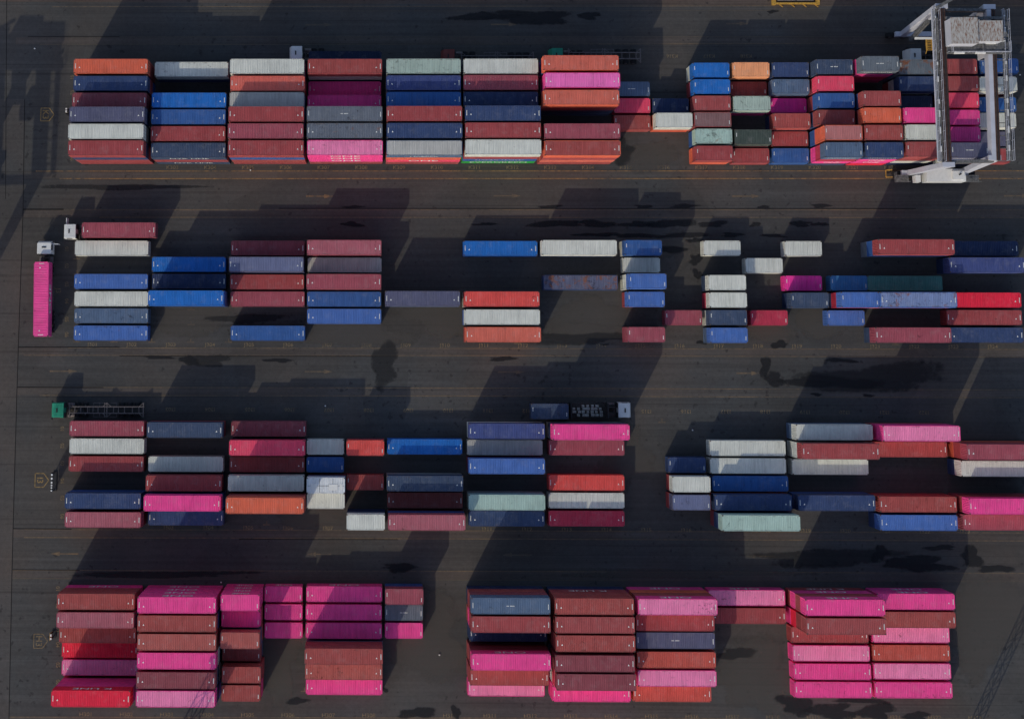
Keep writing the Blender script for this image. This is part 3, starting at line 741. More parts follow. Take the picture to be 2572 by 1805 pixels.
  ('D', 2, 4, 20, -20.57, -45.46, 4, 0, 'lbrick'),
  ('D', 3, 4, 20, -20.74, -48.36, 2, 0, 'dred'),
  ('D', 4, 4, 20, -20.51, -51.15, 3, 0, 'brick'),
  ('D', 5, 4, 20, -20.54, -53.92, 3, 0, 'brick'),
  ('D', 0, 5, 20, -14.32, -39.71, 1, 0, 'magenta'),
  ('D', 1, 5, 20, -14.29, -42.52, 1, 0, 'magenta'),
  ('D', 2, 5, 20, -14.25, -45.37, 1, 0, 'magenta'),
  ('D', 0, 6, 40, -4.54, -39.64, 1, 1, 'magenta'),
  ('D', 1, 6, 40, -4.6, -42.47, 1, 1, 'magenta'),
  ('D', 2, 6, 40, -4.59, -45.33, 1, 1, 'magenta'),
  ('D', 3, 6, 40, -4.49, -48.18, 3, 1, 'brick'),
  ('D', 4, 6, 40, -4.53, -51.07, 2, 1, 'lbrick'),
  ('D', 5, 6, 40, -4.51, -53.98, 1, 1, 'magenta'),
  ('D', 0, 8, 20, 5.06, -39.61, 2, 0, 'rose'),
  ('D', 1, 8, 20, 5.05, -42.52, 1, 0, 'bgrey'),
  ('D', 2, 8, 20, 5.04, -45.31, 1, 0, 'magenta'),
  ('D', 0, 10, 40, 21.38, -39.91, 4, 3, 'slateb'),
  ('D', 1, 10, 40, 21.38, -42.69, 4, 2, 'redb'),
  ('D', 2, 10, 40, 21.46, -45.09, 2, 1, 'navyd'),
  ('D', 3, 10, 40, 21.36, -48.3, 4, 3, 'magenta'),
  ('D', 4, 10, 40, 21.32, -51.17, 3, 2, 'brick'),
  ('D', 5, 10, 40, 21.32, -54.06, 1, 1, 'pink'),
  ('D', 0, 12, 40, 34.31, -39.92, 4, 3, 'brick'),
  ('D', 1, 12, 40, 34.36, -42.7, 4, 2, 'redbr'),
  ('D', 2, 12, 40, 34.38, -45.47, 4, 2, 'brick'),
  ('D', 3, 12, 40, 34.23, -48.44, 4, 3, 'maroon'),
  ('D', 4, 12, 40, 34.4, -51.22, 4, 3, 'maroon'),
  ('D', 5, 12, 40, 34.44, -54.18, 2, 2, 'magenta'),
  ('D', 0, 14, 40, 47.15, -39.94, 4, 3, 'pink'),
  ('D', 1, 14, 40, 47.25, -42.83, 3, 2, 'redb'),
  ('D', 2, 14, 40, 47.25, -45.49, 3, 2, 'violet'),
  ('D', 3, 14, 40, 47.31, -48.4, 3, 2, 'rorange'),
  ('D', 4, 14, 40, 47.33, -51.18, 3, 2, 'pink'),
  ('D', 5, 14, 40, 47.07, -54.1, 2, 2, 'rorange'),
  ('D', 0, 16, 40, 59.92, -39.92, 1, 1, 'pink'),
  ('D', 1, 16, 40, 59.93, -42.72, 1, 1, 'redb'),
  ('D', 0, 18, 40, 72.88, -39.92, 4, 2, 'magenta'),
  ('D', 1, 18, 40, 72.9, -42.73, 4, 2, 'redbr'),
  ('D', 2, 18, 40, 72.91, -45.58, 1, 1, 'redb'),
  ('D', 3, 18, 40, 73.01, -48.42, 1, 1, 'pink'),
  ('D', 4, 18, 40, 73.12, -51.24, 1, 1, 'magenta'),
  ('D', 5, 18, 40, 73.14, -54.02, 1, 1, 'magenta'),
  ('D', 0, 20, 40, 85.81, -39.91, 2, 1, 'magenta'),
  ('D', 1, 20, 40, 85.81, -42.7, 2, 1, 'brick'),
  ('D', 2, 20, 40, 85.78, -45.51, 1, 1, 'pink'),
  ('D', 3, 20, 40, 85.72, -48.3, 1, 1, 'rorange'),
  ('D', 4, 20, 40, 85.74, -51.12, 1, 1, 'pink'),
  ('D', 5, 20, 40, 85.82, -54.0, 1, 1, 'magenta'),
]
UNDER = {('A', 5, 0): ['navyb', 'redb', 'redb'], ('A', 5, 2): ['redb', 'navys:N'], ('A', 5, 4): ['mblue', 'brick', 'redb'], ('A', 5, 6): ['magenta:ONE', 'magenta:ONE', 'redbr'], ('A', 5, 8): ['orange', 'pred:ONE', 'redbr'], ('A', 5, 10): ['redb', 'mblue:H', 'evergreen:E'], ('A', 5, 12): ['redb', 'lorang', 'brick'], ('A', 5, 16): ['orange'], ('A', 5, 19): ['crims', 'magenta:ONE', 'navys'], ('A', 5, 20): ['magenta:ONE', 'magenta:ONE', 'red'], ('A', 5, 21): ['redbr', 'white', 'navyd'], ('A', 5, 22): ['navyb', 'white'], ('A', 4, 16): ['mblue'], ('A', 3, 16): ['redbr'], ('A', 2, 16): ['redbr'], ('A', 1, 16): ['redb'], ('A', 0, 16): ['white'], ('A', 4, 19): ['orange', 'mblue', 'navyb'], ('A', 3, 19): ['navyb', 'redb'], ('A', 0, 20): ['magenta', 'pred', 'magenta'], ('A', 0, 19): ['navys', 'slateb'], ('D', 0, 0): ['brick', 'magenta:ONE'], ('D', 0, 2): ['magenta:ONE', 'magenta:ONE', 'magenta:ONE'], ('D', 0, 4): ['magenta:ONE', 'magenta:ONE', 'magenta:ONE'], ('D', 5, 0): ['magenta', 'magenta', 'maroon'], ('D', 0, 10): ['maroon', 'brick', 'navyd'], ('D', 1, 10): ['redb', 'pink', 'brick'], ('D', 2, 10): ['navyd'], ('D', 3, 10): ['maroon', 'redb', 'redbr'], ('D', 4, 10): ['redbr', 'rose'], ('D', 5, 10): ['pink'], ('D', 0, 12): ['brick', 'redb:K', 'navyd'], ('D', 0, 14): ['brick', 'orange', 'magenta:ONE'], ('D', 0, 18): ['redbr', 'magenta:ONE', 'redb:K'], ('D', 1, 18): ['dred', 'red', 'magenta', 'navyd'], ('D', 0, 20): ['magenta:ONE'], ('D', 4, 12): ['pred', 'reefer', 'magenta'], ('D', 5, 12): ['magenta'], ('B', 0, 14): ['white'], ('B', 2, 14): ['white', 'white'], ('B', 3, 14): ['redb'], ('B', 5, 14): ['rose'], ('B', 2, 16): ['navys'], ('B', 3, 16): ['crims'], ('B', 4, 16): ['white'], ('B', 5, 16): ['slateb'], ('B', 3, 18): ['navyd'], ('B', 3, 19): ['crims', 'navyb'], ('B', 0, 20): ['mblue', 'slateg'], ('B', 5, 20): ['navys'], ('B', 1, 22): ['navyd'], ('C', 0, 18): ['slateb'], ('C', 1, 18): ['white', 'white'], ('C', 0, 20): ['magenta', 'redbr'], ('C', 1, 22): ['redb', 'orange'], ('C', 2, 22): ['navyb'], ('C', 4, 22): ['redbr', 'rose'], ('C', 5, 16): ['navyb', 'maroon'], ('C', 3, 15): ['redb'], ('C', 4, 15): ['redb'], ('C', 4, 20): ['redb'], ('C', 5, 20): ['navyb'], ('C', 5, 7): ['navyd', 'navyb'], ('C', 4, 4): ['brick', 'redb', 'navyb'], ('C', 0, 12): ['navyb', 'white'], ('C', 1, 7): ['maroon']}
EXTRA = {('A', 0, 0): 'long vivid orange container with a dark streak, top-left corner of the top block', ('B', 2, 12): 'long rust-patched navy container alone left of the white-framed stack, second block', ('B', 3, 20): 'long pale blue container with two rust patches, right part of the second block', ('C', 3, 6): 'short white container with panelled grid roof in the third block', ('C', 5, 16): 'long mint container with rusty orange ends, lower edge of the third block', ('C', 1, 0): 'long white container with rusty corners, leftmost column of the third block', ('A', 0, 17): 'short bright orange container near the middle right of the top block'}
SIDES = {('A', 5, 8): 'slateb', ('A', 0, 16): 'bblue', ('A', 5, 12): 'orange', ('A', 0, 6): 'redb', ('A', 4, 19): 'orange'}
SIDE = {('A', 5, 2): 'N', ('A', 5, 6): 'ONE', ('A', 5, 8): 'S', ('A', 5, 19): 'H', ('A', 5, 20): 'H', ('D', 0, 2): 'ONE', ('D', 0, 4): 'ONE', ('D', 5, 0): 'K', ('D', 0, 14): 'ONE', ('D', 0, 18): 'ONE', ('D', 0, 20): 'ONE', ('D', 0, 16): 'ONE', ('D', 0, 6): 'ONE', ('D', 0, 5): 'ONE', ('D', 3, 10): 'ONE', ('A', 0, 20): 'H', ('A', 5, 22): 'H'}
ROOFTXT = [('A', 3, 6), ('A', 1, 14), ('D', 0, 10), ('D', 2, 14), ('A', 0, 19), ('A', 0, 20), ('A', 5, 22), ('D', 1, 8)]
DIRTY = {('A', 5, 6): 0.8, ('A', 3, 6): 0.75, ('A', 4, 6): 0.85, ('A', 0, 8): 0.8, ('A', 0, 2): 0.6, ('D', 0, 14): 0.75, ('D', 5, 12): 0.4, ('A', 0, 21): 1.0, ('B', 0, 6): 0.6, ('C', 4, 10): 0.5, ('A', 4, 16): 0.85, ('A', 2, 17): 0.8, ('B', 5, 0): 0.8, ('B', 4, 0): 0.75, ('D', 4, 6): 0.8, ('C', 5, 16): 0.65, ('D', 5, 18): 0.6, ('D', 5, 20): 0.6, ('A', 5, 19): 0.75, ('A', 5, 4): 0.2, ('C', 0, 12): 0.55}
NAMES = {'orange': 'vivid orange', 'rorange': 'dull red-orange', 'lbrick': 'faded brick red', 'lorang': 'faded orange', 'borange': 'bright orange', 'brick': 'brick red', 'redb': 'dark red', 'redbr': 'brownish red', 'rose': 'wine red', 'rosel': 'faded wine red', 'maroon': 'maroon', 'salmon': 'salmon red', 'salmbr': 'dusty pink-brown', 'red': 'bright red', 'crims': 'crimson', 'bred': 'light red', 'pred': 'pinkish red', 'dred': 'oxblood red', 'brown': 'grey-brown', 'brownd': 'brown-red', 'bblue': 'bright blue', 'mblue': 'mid blue', 'mblue2': 'plain blue', 'ultra': 'periwinkle blue', 'navyb': 'navy blue', 'navys': 'greyish navy', 'navyd': 'very dark navy', 'slateb': 'slate blue', 'slateg': 'slate grey', 'bgrey': 'blue-grey', 'violet': 'violet-grey', 'violetl': 'pale violet-blue', 'indigo': 'indigo', 'steelb': 'steel blue', 'white': 'white', 'lgrey': 'light grey', 'mintg': 'greenish grey', 'mint': 'mint green', 'green': 'dark grey-green', 'teal': 'teal', 'magenta': 'magenta', 'magen2': 'vivid magenta', 'hotmag': 'hot magenta', 'pink': 'pale pink', 'pinkm': 'orchid pink', 'rustyb': 'rusty navy', 'rustyl': 'rusty pale blue', 'reefer': 'white panelled', 'evergreen': 'green'}
# ------------------------------------------------------------------ the stacks
BLK = {'A': 'top block', 'B': 'second block', 'C': 'third block', 'D': 'bottom block'}
ORD = ['zeroth', 'first', 'second', 'third', 'fourth', 'fifth', 'sixth', 'seventh', 'eighth', 'ninth', 'tenth', 'eleventh', 'twelfth', 'thirteenth']
LANE = ['northernmost', 'second', 'third', 'fourth', 'fifth', 'southernmost']
SAT = {'white': 'white', 'lgrey': 'lgrey'}
WORN = {'white': .25, 'mintg': .7, 'mint': .55, 'slateb': .5, 'bgrey': .55, 'rustyb': 1.0, 'rustyl': .93, 'slateg': .6, 'pink': .5, 'lorang': .45, 'brick': .4, 'brown': .6, 'ultra': .4, 'reefer': .2}
SIDECOL = {'pink': 'magenta', 'pinkm': 'magenta', 'lorang': 'orange', 'salmbr': 'orange', 'rustyb': 'navyb', 'rustyl': 'ultra', 'brown': 'redbr', 'rosel': 'rose', 'violetl': 'violet'}
def sidecol(c): return SIDECOL.get(c, c)
cols = {}
for r in CONT: cols.setdefault(r[0], set()).add(r[2])
cols = {b: sorted(s) for b, s in cols.items()}
def colname(b, s):
    k = cols[b]; i = k.index(s); n = len(k)
    if i == 0: return 'leftmost column'
    if i == n-1: return 'rightmost column'
    return '%s column from the left' % ORD[i+1] if i < (n+1)//2 else '%s column from the right' % ORD[n-i]
tiers = {(r[0], r[1], r[2]): r for r in CONT}
def occupant(b, ln, slot, size):
    """tiers standing in a lane over any slot of the given span"""
    m = 99
    span = range(slot, slot + (2 if size == 40 else 1))
    for s in span:
        t = 0
        for (bb, l2, s2), r in tiers.items():
            if bb == b and l2 == ln and s2 <= s < s2 + (2 if r[3] == 40 else 1): t = r[6]
        m = min(m, t)
    return m
rc = random.Random(31)
POOL = ['redb', 'redb', 'rose', 'brick', 'redbr', 'maroon', 'navyb', 'mblue', 'ultra', 'navys', 'magenta', 'lgrey', 'white', 'lorang', 'slateb', 'violet']
LOWTEXT = {}
lower = []; made = 0
for r in CONT:
    b, ln, slot, size, x, y, n, hc, col = r
    hs = [2.80 if size == 40 else 2.591]*n
    z = 0.0
    low = UNDER.get((b, ln, slot), [])          # colours from the second highest tier downwards
    for i in range(n):
        tier_from_top = n-1-i
        if tier_from_top == 0:
            lbl = '%s %s container, %s lane, %s, %s' % ('long' if size == 40 else 'short', NAMES[col], LANE[ln], colname(b, slot), BLK[b])
            if (b, ln, slot) in EXTRA: lbl = EXTRA[(b, ln, slot)]
            d = WORN.get(col, .3) + rc.uniform(-.08, .12)
            if (b, ln, slot) in DIRTY: d = DIRTY[(b, ln, slot)]
            mk = 'a' if size == 40 else 'b'
            if col in ('white', 'lgrey', 'mintg', 'mint', 'reefer', 'rustyb', 'teal'): mk = None
            if (b, ln, slot) in ROOFTXT: mk = 'c'
            tx = SIDE.get((b, ln, slot))
            new_container(x, y, z, size, hs[i], paint(col, d), paint(SIDES.get((b, ln, slot), sidecol(col)), .3), lbl, 'shipping containers topping the stacks', mk=mk, text=tx, text_dir=-1 if b == 'A' else 1)
        else:
            c = low[tier_from_top-1] if tier_from_top-1 < len(low) else rc.choice(POOL)
            tx = None
            if ':' in c: c, tx = c.split(':')
            seen = (b == 'A' and ln == 5 and slot <= 20) or (b == 'D' and ln == 0)
            if seen:
                pos = ['', 'second', 'third', 'fourth'][tier_from_top]
                lbl = '%s container, %s from top, %s stack, %s, %s' % (NAMES[c], pos, LANE[ln], colname(b, slot).replace(' from the', ' from'), BLK[b])
                new_container(x+rc.uniform(-.04, .04), y, z, size, hs[i], paint(c, .3), paint(c, .3), lbl, 'containers carried lower down in the edge stacks', mk=None, text=tx, text_dir=-1 if b == 'A' else 1)
            else:
                lower.append((x+rc.uniform(-.04, .04), y+rc.uniform(-.02, .02), z, size, hs[i], c, tx, b))
        z += hs[i]
# every other container of the lower tiers, mostly hidden: one object
mb = MB(); fc = []
for x, y, z, size, h, c, tx, b in lower:
    L = 12.192 if size == 40 else 6.058; hl, hw = L/2, CW/2; f0 = len(mb.f)
    mb.box(x-hl+.05, x+hl-.05, y-hw+.04, y+hw-.04, z+.02, z+h-.02)
    for sx in (-1, 1):
        for sy in (-1, 1):
            xa, xb = sorted((x+sx*hl, x+sx*(hl-.15))); ya, yb = sorted((y+sy*hw, y+sy*(hw-.15)))
            mb.box(xa, xb, ya, yb, z, z+h)
    for sx in (-1, 1):
        xa, xb = sorted((x+sx*(hl-.002), x+sx*(hl-.06)))
        mb.box(xa, xb, y-hw+.15, y+hw-.15, z+.001, z+.14); mb.box(xa, xb, y-hw+.15, y+hw-.15, z+h-.11, z+h-.001)
        for k in range(6):      # pressed folds of the end wall
            yy = y-hw+.30+k*.335; mb.box(xa, x+sx*(hl-.02) if sx > 0 else xb, yy, yy+.13, z+.14, z+h-.11) if sx > 0 else mb.box(x-hl+.02, xb, yy, yy+.13, z+.14, z+h-.11)
    for sy in (-1, 1):
        ya, yb = sorted((y+sy*(hw-.002), y+sy*(hw-.06)))
        mb.box(x-hl+.15, x+hl-.15, ya, yb, z+.001, z+.14); mb.box(x-hl+.15, x+hl-.15, ya, yb, z+h-.10, z+h-.001)
    p = paint(sidecol(c)); fc += [p]*(len(mb.f)-f0)
m, n_, l_, b_ = newmat('mixed_container_paint', .6)
ca = n_.new('ShaderNodeVertexColor'); ca.layer_name = 'paint'
tcn = n_.new('ShaderNodeTexCoord')
l_.new(mix(n_, l_, 1.0, ca.outputs['Color'], ramp(n_, l_, noise(n_, l_, tcn.outputs['Object'], .9, 5, .65), [(.3, .8), (.7, 1.15)]), 'MULTIPLY'), b_.inputs['Base Color'])
me = mb.mesh('stacked_containers', m)
at_ = me.attributes.new('paint', 'FLOAT_COLOR', 'CORNER')
buf = []
for poly, c in zip(me.polygons, fc): buf += [c[0], c[1], c[2], 1.0]*poly.loop_total
at_.data.foreach_set('color', buf)
o = put('stacked_containers', me)
tag(o, 'mixed coloured containers in the lower tiers, mostly hidden under the topmost ones', None, None, 'stuff')

# ------------------------------------------------------------------ lorries
def wheel(parent, x, y, r=.5, w=.30):
    m = MB(); m.cyl((x, y-w/2, r), (x, y+w/2, r), r, 20)
    o = m.build('wheel', RUBBER, parent)
    h = MB(); s = 1 if y > 0 else -1; h.cyl((x, y+s*(w/2-.02), r), (x, y+s*(w/2+.03), r), r*.5, 12)
    h.build('rim', STEEL_D, o); return o
def tractor(loc, rz, paint_m, label, door_open=False, ribs=False, roof_m=None):
    """origin under the front bumper, the lorry points to -x"""
    t = thing('lorry_tractor', label, 'lorry', loc, rz, None)
    f = MB()
    for y in (-.42, .42): f.box(.5, 6.0, y-.05, y+.05, .75, 1.0)
    for x in (1.0, 2.6, 3.6, 4.9, 5.9): f.box(x, x+.12, -.42, .42, .78, .95)
    f.build('chassis_frame', STEEL_D, t)
    c = MB(); z0, z1 = .75, 3.0
    pts = [(0.0, 1.16), (.22, 1.24), (2.15, 1.24), (2.15, -1.24), (.22, -1.24), (0.0, -1.16)]
    top = [(.30, 1.05), (.46, 1.14), (2.12, 1.14), (2.12, -1.14), (.46, -1.14), (.30, -1.05)]
    mid = pts
    k = len(pts)
    for i in range(k):
        j = (i+1) % k
        c.quad((pts[j][0], pts[j][1], z0), (pts[i][0], pts[i][1], z0), (mid[i][0], mid[i][1], 1.9), (mid[j][0], mid[j][1], 1.9))
        c.quad((mid[j][0], mid[j][1], 1.9), (mid[i][0], mid[i][1], 1.9), (top[i][0], top[i][1], z1), (top[j][0], top[j][1], z1))
    c.poly([(x, y, z1) for x, y in top][::-1]); c.poly([(x, y, z0) for x, y in pts])
    cab = c.build('cab', paint_m, t)
    g = MB(); g.quad((.035, -1.0, 1.98), (.035, 1.0, 1.98), (.275, .95, 2.85), (.275, -.95, 2.85)); g.build('windscreen', GLASS, cab)
    for s in (-1, 1):
        g = MB(); g.quad((.5, s*1.232, 2.0), (1.5, s*1.232, 2.0), (1.5, s*1.165, 2.8), (.65, s*1.165, 2.8)); g.build('side_window', GLASS, cab)
        mm = MB(); mm.box(.05, .2, s*1.30 if s > 0 else -1.52, 1.52 if s > 0 else s*1.30, 1.9, 2.6); mm.bar((.25, s*1.15, 2.5), (.12, s*1.36, 2.5), .05); mm.build('mirror', DARK, cab)
    v = MB(); v.box(.95, 1.15, -.34, .34, z1+.005, z1+.09); v.build('roof_vent', DARK, cab)
    if ribs:
        q = MB()
        for i in range(7): q.box(.62, 2.0, -.93+i*.30, -.88+i*.30, z1+.002, z1+.045)
        q.build('roof_rib', paint_m, cab)
    q = MB(); q.box(-.08, .25, -1.2, 1.2, .45, .95); q.build('bumper', paint_m if roof_m is None else roof_m, t)
    if door_open:
        q = MB(); q.box(.42, .52, 1.25, 2.25, 1.0, 2.5); q.build('open_door', paint_m, t)
    for s in (-1, 1):
        q = MB(); q.cyl((2.5, s*.85, .85), (3.6, s*.85, .85), .32, 14); q.build('fuel_tank', STEEL_D, t)
        q = MB(); q.box(2.2, 2.26, min(s*.4, s*1.24), max(s*.4, s*1.24), .9, 2.7); q.build('rear_fender', DARK, t)
    q = MB(); q.cyl((4.6, 0, 1.0), (4.6, 0, 1.12), .45, 18); q.build('fifth_wheel', DARK, t)
    for x, w in ((1.3, .30), (4.0, .55), (5.3, .55)):
        for s in (-1, 1): wheel(t, x, s*(1.02 if w < .4 else .9), .5, w)
    return t
def skeletal(loc, rz, label, mat=STEEL_D, L=12.4):
    """container chassis, front end at x = 0, running to +x"""
    t = thing('skeletal_trailer', label, 'trailer', loc, rz, None)
    f = MB(); z0, z1 = 1.15, 1.45
    for y in (-.52, .52): f.box(0.0, L, y-.075, y+.075, z0, z1)
    xs = [.9, 1.9, 3.0, 3.9, 4.75, 7.3, 8.1, 9.1, 10.4, 11.5]
    for x in xs: f.box(x, x+.1, -.5, .5, z0+.06, z1-.06)
    f.build('main_beam', mat, t)
    for x in (.05, L/2, L-.2):
        q = MB(); q.box(x, x+.14, -1.2, 1.2, z0+.10, z1+.05); q.build('bolster', mat, t)
        if x > 1 and x < L-1:
            q = MB(); q.box(x-.35, x-.25, -1.2, 1.2, z0+.10, z1+.04); q.build('bolster', mat, t)
        q = MB()
        for s in (-1, 1):
            if x < 1 or x > 1 and x < L-1: q.bar((x+.12, s*1.1, z1-.03), (x+.72, s*.58, z1-.03), .09)
            if x > 1: q.bar((x, s*1.1, z1-.03), (x-.6, s*.58, z1-.03), .09)
        q.build('brace', mat, t)
    q = MB()
    for s in (-1, 1):
        q.bar((4.0, s*1.15, 1.0), (7.8, s*1.15, 1.0), .06)
        for x in (4.0, 5.0, 7.8): q.bar((x, s*.5, 1.1), (x, s*1.15, 1.0), .06)
    q.build('side_guard', mat, t)
    for s in (-1, 1):
        q = MB(); q.box(2.6, 2.75, min(s*.62, s*.78), max(s*.62, s*.78), .1, 1.2); q.build('landing_leg', mat, t)
        for x in (8.6, 9.9, 11.2): wheel(t, x, s*.92, .5, .52)
    return t
def onground(px, py, z): return at(px, py, z)
def lorry_points(px0, px1, py, z=3.0): return at(px0, py, z), at(px1, py, z)
# 1. white lorry with red container above the second block, pointing left
x, y = at(159, 580.5, 3.0); tractor((x-.1, y, 0), 0, WHITE, 'white lorry tractor with ribbed roof and open door beside the red container', True, True)
x2, y2 = at(203.6, 577, 4.2); skeletal((x2, y2, 0), 0, 'dark trailer under the red container behind the ribbed white cab')
new_container(x2+6.2, y2, 1.52, 40, 2.591, paint('rose', .3), paint('rose', .3), 'long dark red container on a trailer behind the white ribbed cab', 'containers on trailers', mk='a')
# 2. white lorry with magenta container pointing up, left edge
x, y = at(114, 605, 3.0); tractor((x-.2, y, 0), -math.pi/2, WHITE, 'white lorry tractor pointing up ahead of the upright magenta container', True, False)
xa, ya = at(107, 656, 4.4); skeletal((xa, ya, 0), -math.pi/2+.018, 'dark trailer under the magenta container at the left')
k_ = new_container(xa-.11, ya-6.2, 1.52, 40, 2.80, paint('hotmag', .3), paint('hotmag', .3), 'long magenta container lying up and down the picture on a trailer', 'containers on trailers', mk='a', text='ONE', rz=-math.pi/2+.018, text_dir=1)
# 3. green lorry with empty trailer above the third block
x, y = at(126.5, 1030, 3.0); tractor((x, y, 0), 0, GREEN, 'green lorry tractor coupled to an empty trailer above the third block', False, True, DARK)
x, y = at(177, 1029, 1.4); skeletal((x-.25, y, 0), 0, 'empty grey skeletal trailer behind the left green cab')
# 4. white lorry pointing right with a short container and a bundled load
x, y = at(1585, 1030, 3.0); tractor((x+.1, y, 0), math.pi, WHITE, 'white lorry tractor pointing right above the third block', False, False)
x4, y4 = at(1549, 1030, 1.4); skeletal((x4+.6, y4, 0), math.pi, 'dark trailer carrying a short blue container and an open load')
xc, yc = at(1381, 1033, 4.0); new_container(xc, yc, 1.52, 20, 2.591, paint('navys', .5), paint('navys', .4), 'short navy container on the trailer of the right-facing white lorry', 'containers on trailers', mk='b')
xo, yo = at(1479, 1031, 2.6)
fr = thing('flat_rack', 'dark open flat rack with tied pale bundles behind the right-facing white cab', 'flat rack', (xo, yo, 1.52))
q = MB(); q.box(-3.0, 3.0, -1.2, 1.2, 0, .3); q.build('deck', plain('rack_deck', (.045, .04, .038), .8, 0, .4, 4), fr)
for s in (-1, 1):
    q = MB(); q.box(s*3.0-.1, s*3.0+.1, -1.2, 1.2, .3, 2.2); q.build('end_frame', DARK, fr)
PALE = plain('pale_bundled_stone', (.36, .35, .32), .8, 0, .5, 5)
rb = random.Random(4)
for row, y_ in enumerate((-.75, -.25, .25, .7)):
    for i in range(7):
        x_ = -2.5+i*.72+rb.uniform(-.1, .1)
        if row == 3 and (i < 2 or i > 5): continue
        if row == 0 and i < 1: continue
        q = MB(); w = rb.uniform(.38, .62)
        for j in range(3): q.cyl((x_, y_-.15+j*.15, .42+.14*(j % 2)), (x_+w, y_-.15+j*.15+rb.uniform(-.03, .03), .42+.14*(j % 2)), .085, 7)
        o = q.build('bundle', PALE, None, (xo, yo, 1.52)); tag(o, 'small pale bundle lying on the dark flat rack', 'bundle', 'pale bundles on the flat rack')
# 5. lorries in the shade above the top block, partly hidden
x, y = at(727, 133, 3.0); tractor((x, y, 0), 0, WHITE, 'pale grey cab in the shade above the top block, third bay')
x5, y5 = at(774, 147, 4.2); skeletal((x5, y5, 0), 0, 'dark trailer in the shade above the red container of the top block')
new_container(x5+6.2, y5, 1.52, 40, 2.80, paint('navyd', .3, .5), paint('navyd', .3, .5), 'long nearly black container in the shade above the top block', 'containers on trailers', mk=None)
x, y = at(1110, 141, 3.0); tractor((x, y, 0), 0, MAROONP, 'maroon cab half hidden above the top block near the mint container')
x, y = at(1157, 148, 1.4); skeletal((x, y, 0), 0, 'empty trailer behind the maroon cab above the white container')
x, y = at(1382, 138, 3.0); tractor((x, y, 0), 0, GREEN, 'dark green cab half hidden above the tall orange stack')
x, y = at(1426, 140, 1.4); skeletal((x, y, 0), 0, 'empty trailer sticking out beyond the tall orange stack')
x, y = at(2282, 139, 3.0); tractor((x, y, 0), 0, WHITE, 'grey-white cab in the shade under the crane, top right')

# ------------------------------------------------------------------ sign boards at the block ends
def sign_board(px, py, ln, label, back):
    x, y = at(px, py); t = thing('sign_board', label, 'sign board', (x, y, 0))
    q = MB(); q.box(-.16, -.10, -ln/2, ln/2, .9, 2.6); q.build('panel', back, t)
    q = MB(); rr = random.Random(int(px)); yy = -ln/2+.15
    while yy < ln/2-.3:
        w = rr.uniform(.18, .4); q.box(-.1, .14, yy, yy+w, 2.35+rr.uniform(-.2, .2), 2.62); yy += w+rr.uniform(.12, .3)
    q.build('sign_cap', WHITE, t)
    for s in (-1, 1):
        q = MB(); q.box(-.12, 0, s*(ln/2-.15)-.06, s*(ln/2-.15)+.06, 0, 2.4); q.build('post', DARK, t)
    q = MB(); q.box(-.3, .3, -ln/2, ln/2, 0, .22); q.build('footing', DARK, t)
sign_board(138, 1208, 3.1, 'black and white sign board beside the I3 ground marking', DARK)
sign_board(174, 284, .95, 'small pale sign board by the top-left stack', DARK)
sign_board(136, 1591, 1.15, 'small yellowish sign board above the H3 ground marking', YEL)

# ------------------------------------------------------------------ yellow machine at the upper edge
x, y = at(2000, -8, 1.0)
t = thing('yellow_spreader', 'yellow lifting frame with pale panels cut off by the top edge', 'lifting frame', (x, y, 0))
q = MB(); q.box(-3.6, 3.6, -1.2, -.95, .3, .7); q.box(-3.6, 3.6, .95, 1.2, .3, .7); q.build('side_beam', YEL, t)
for s in (-1, 1):
    q = MB(); q.box(s*3.7-.3, s*3.7+.3, -1.3, 1.3, .1, .8); q.build('end_beam', YEL, t)
q = MB(); q.box(-3.2, -.1, -.55, .75, .72, 1.0); q.box(.1, 3.0, -.55, .75, .72, 1.0); q.build('panel', WHITE, t)
for x_ in (-3, -1, 1, 3):
    q = MB(); q.bar((x_, -1.05, .5), (x_+.9, -1.6, .15), .12); q.build('bracket', YEL, t)

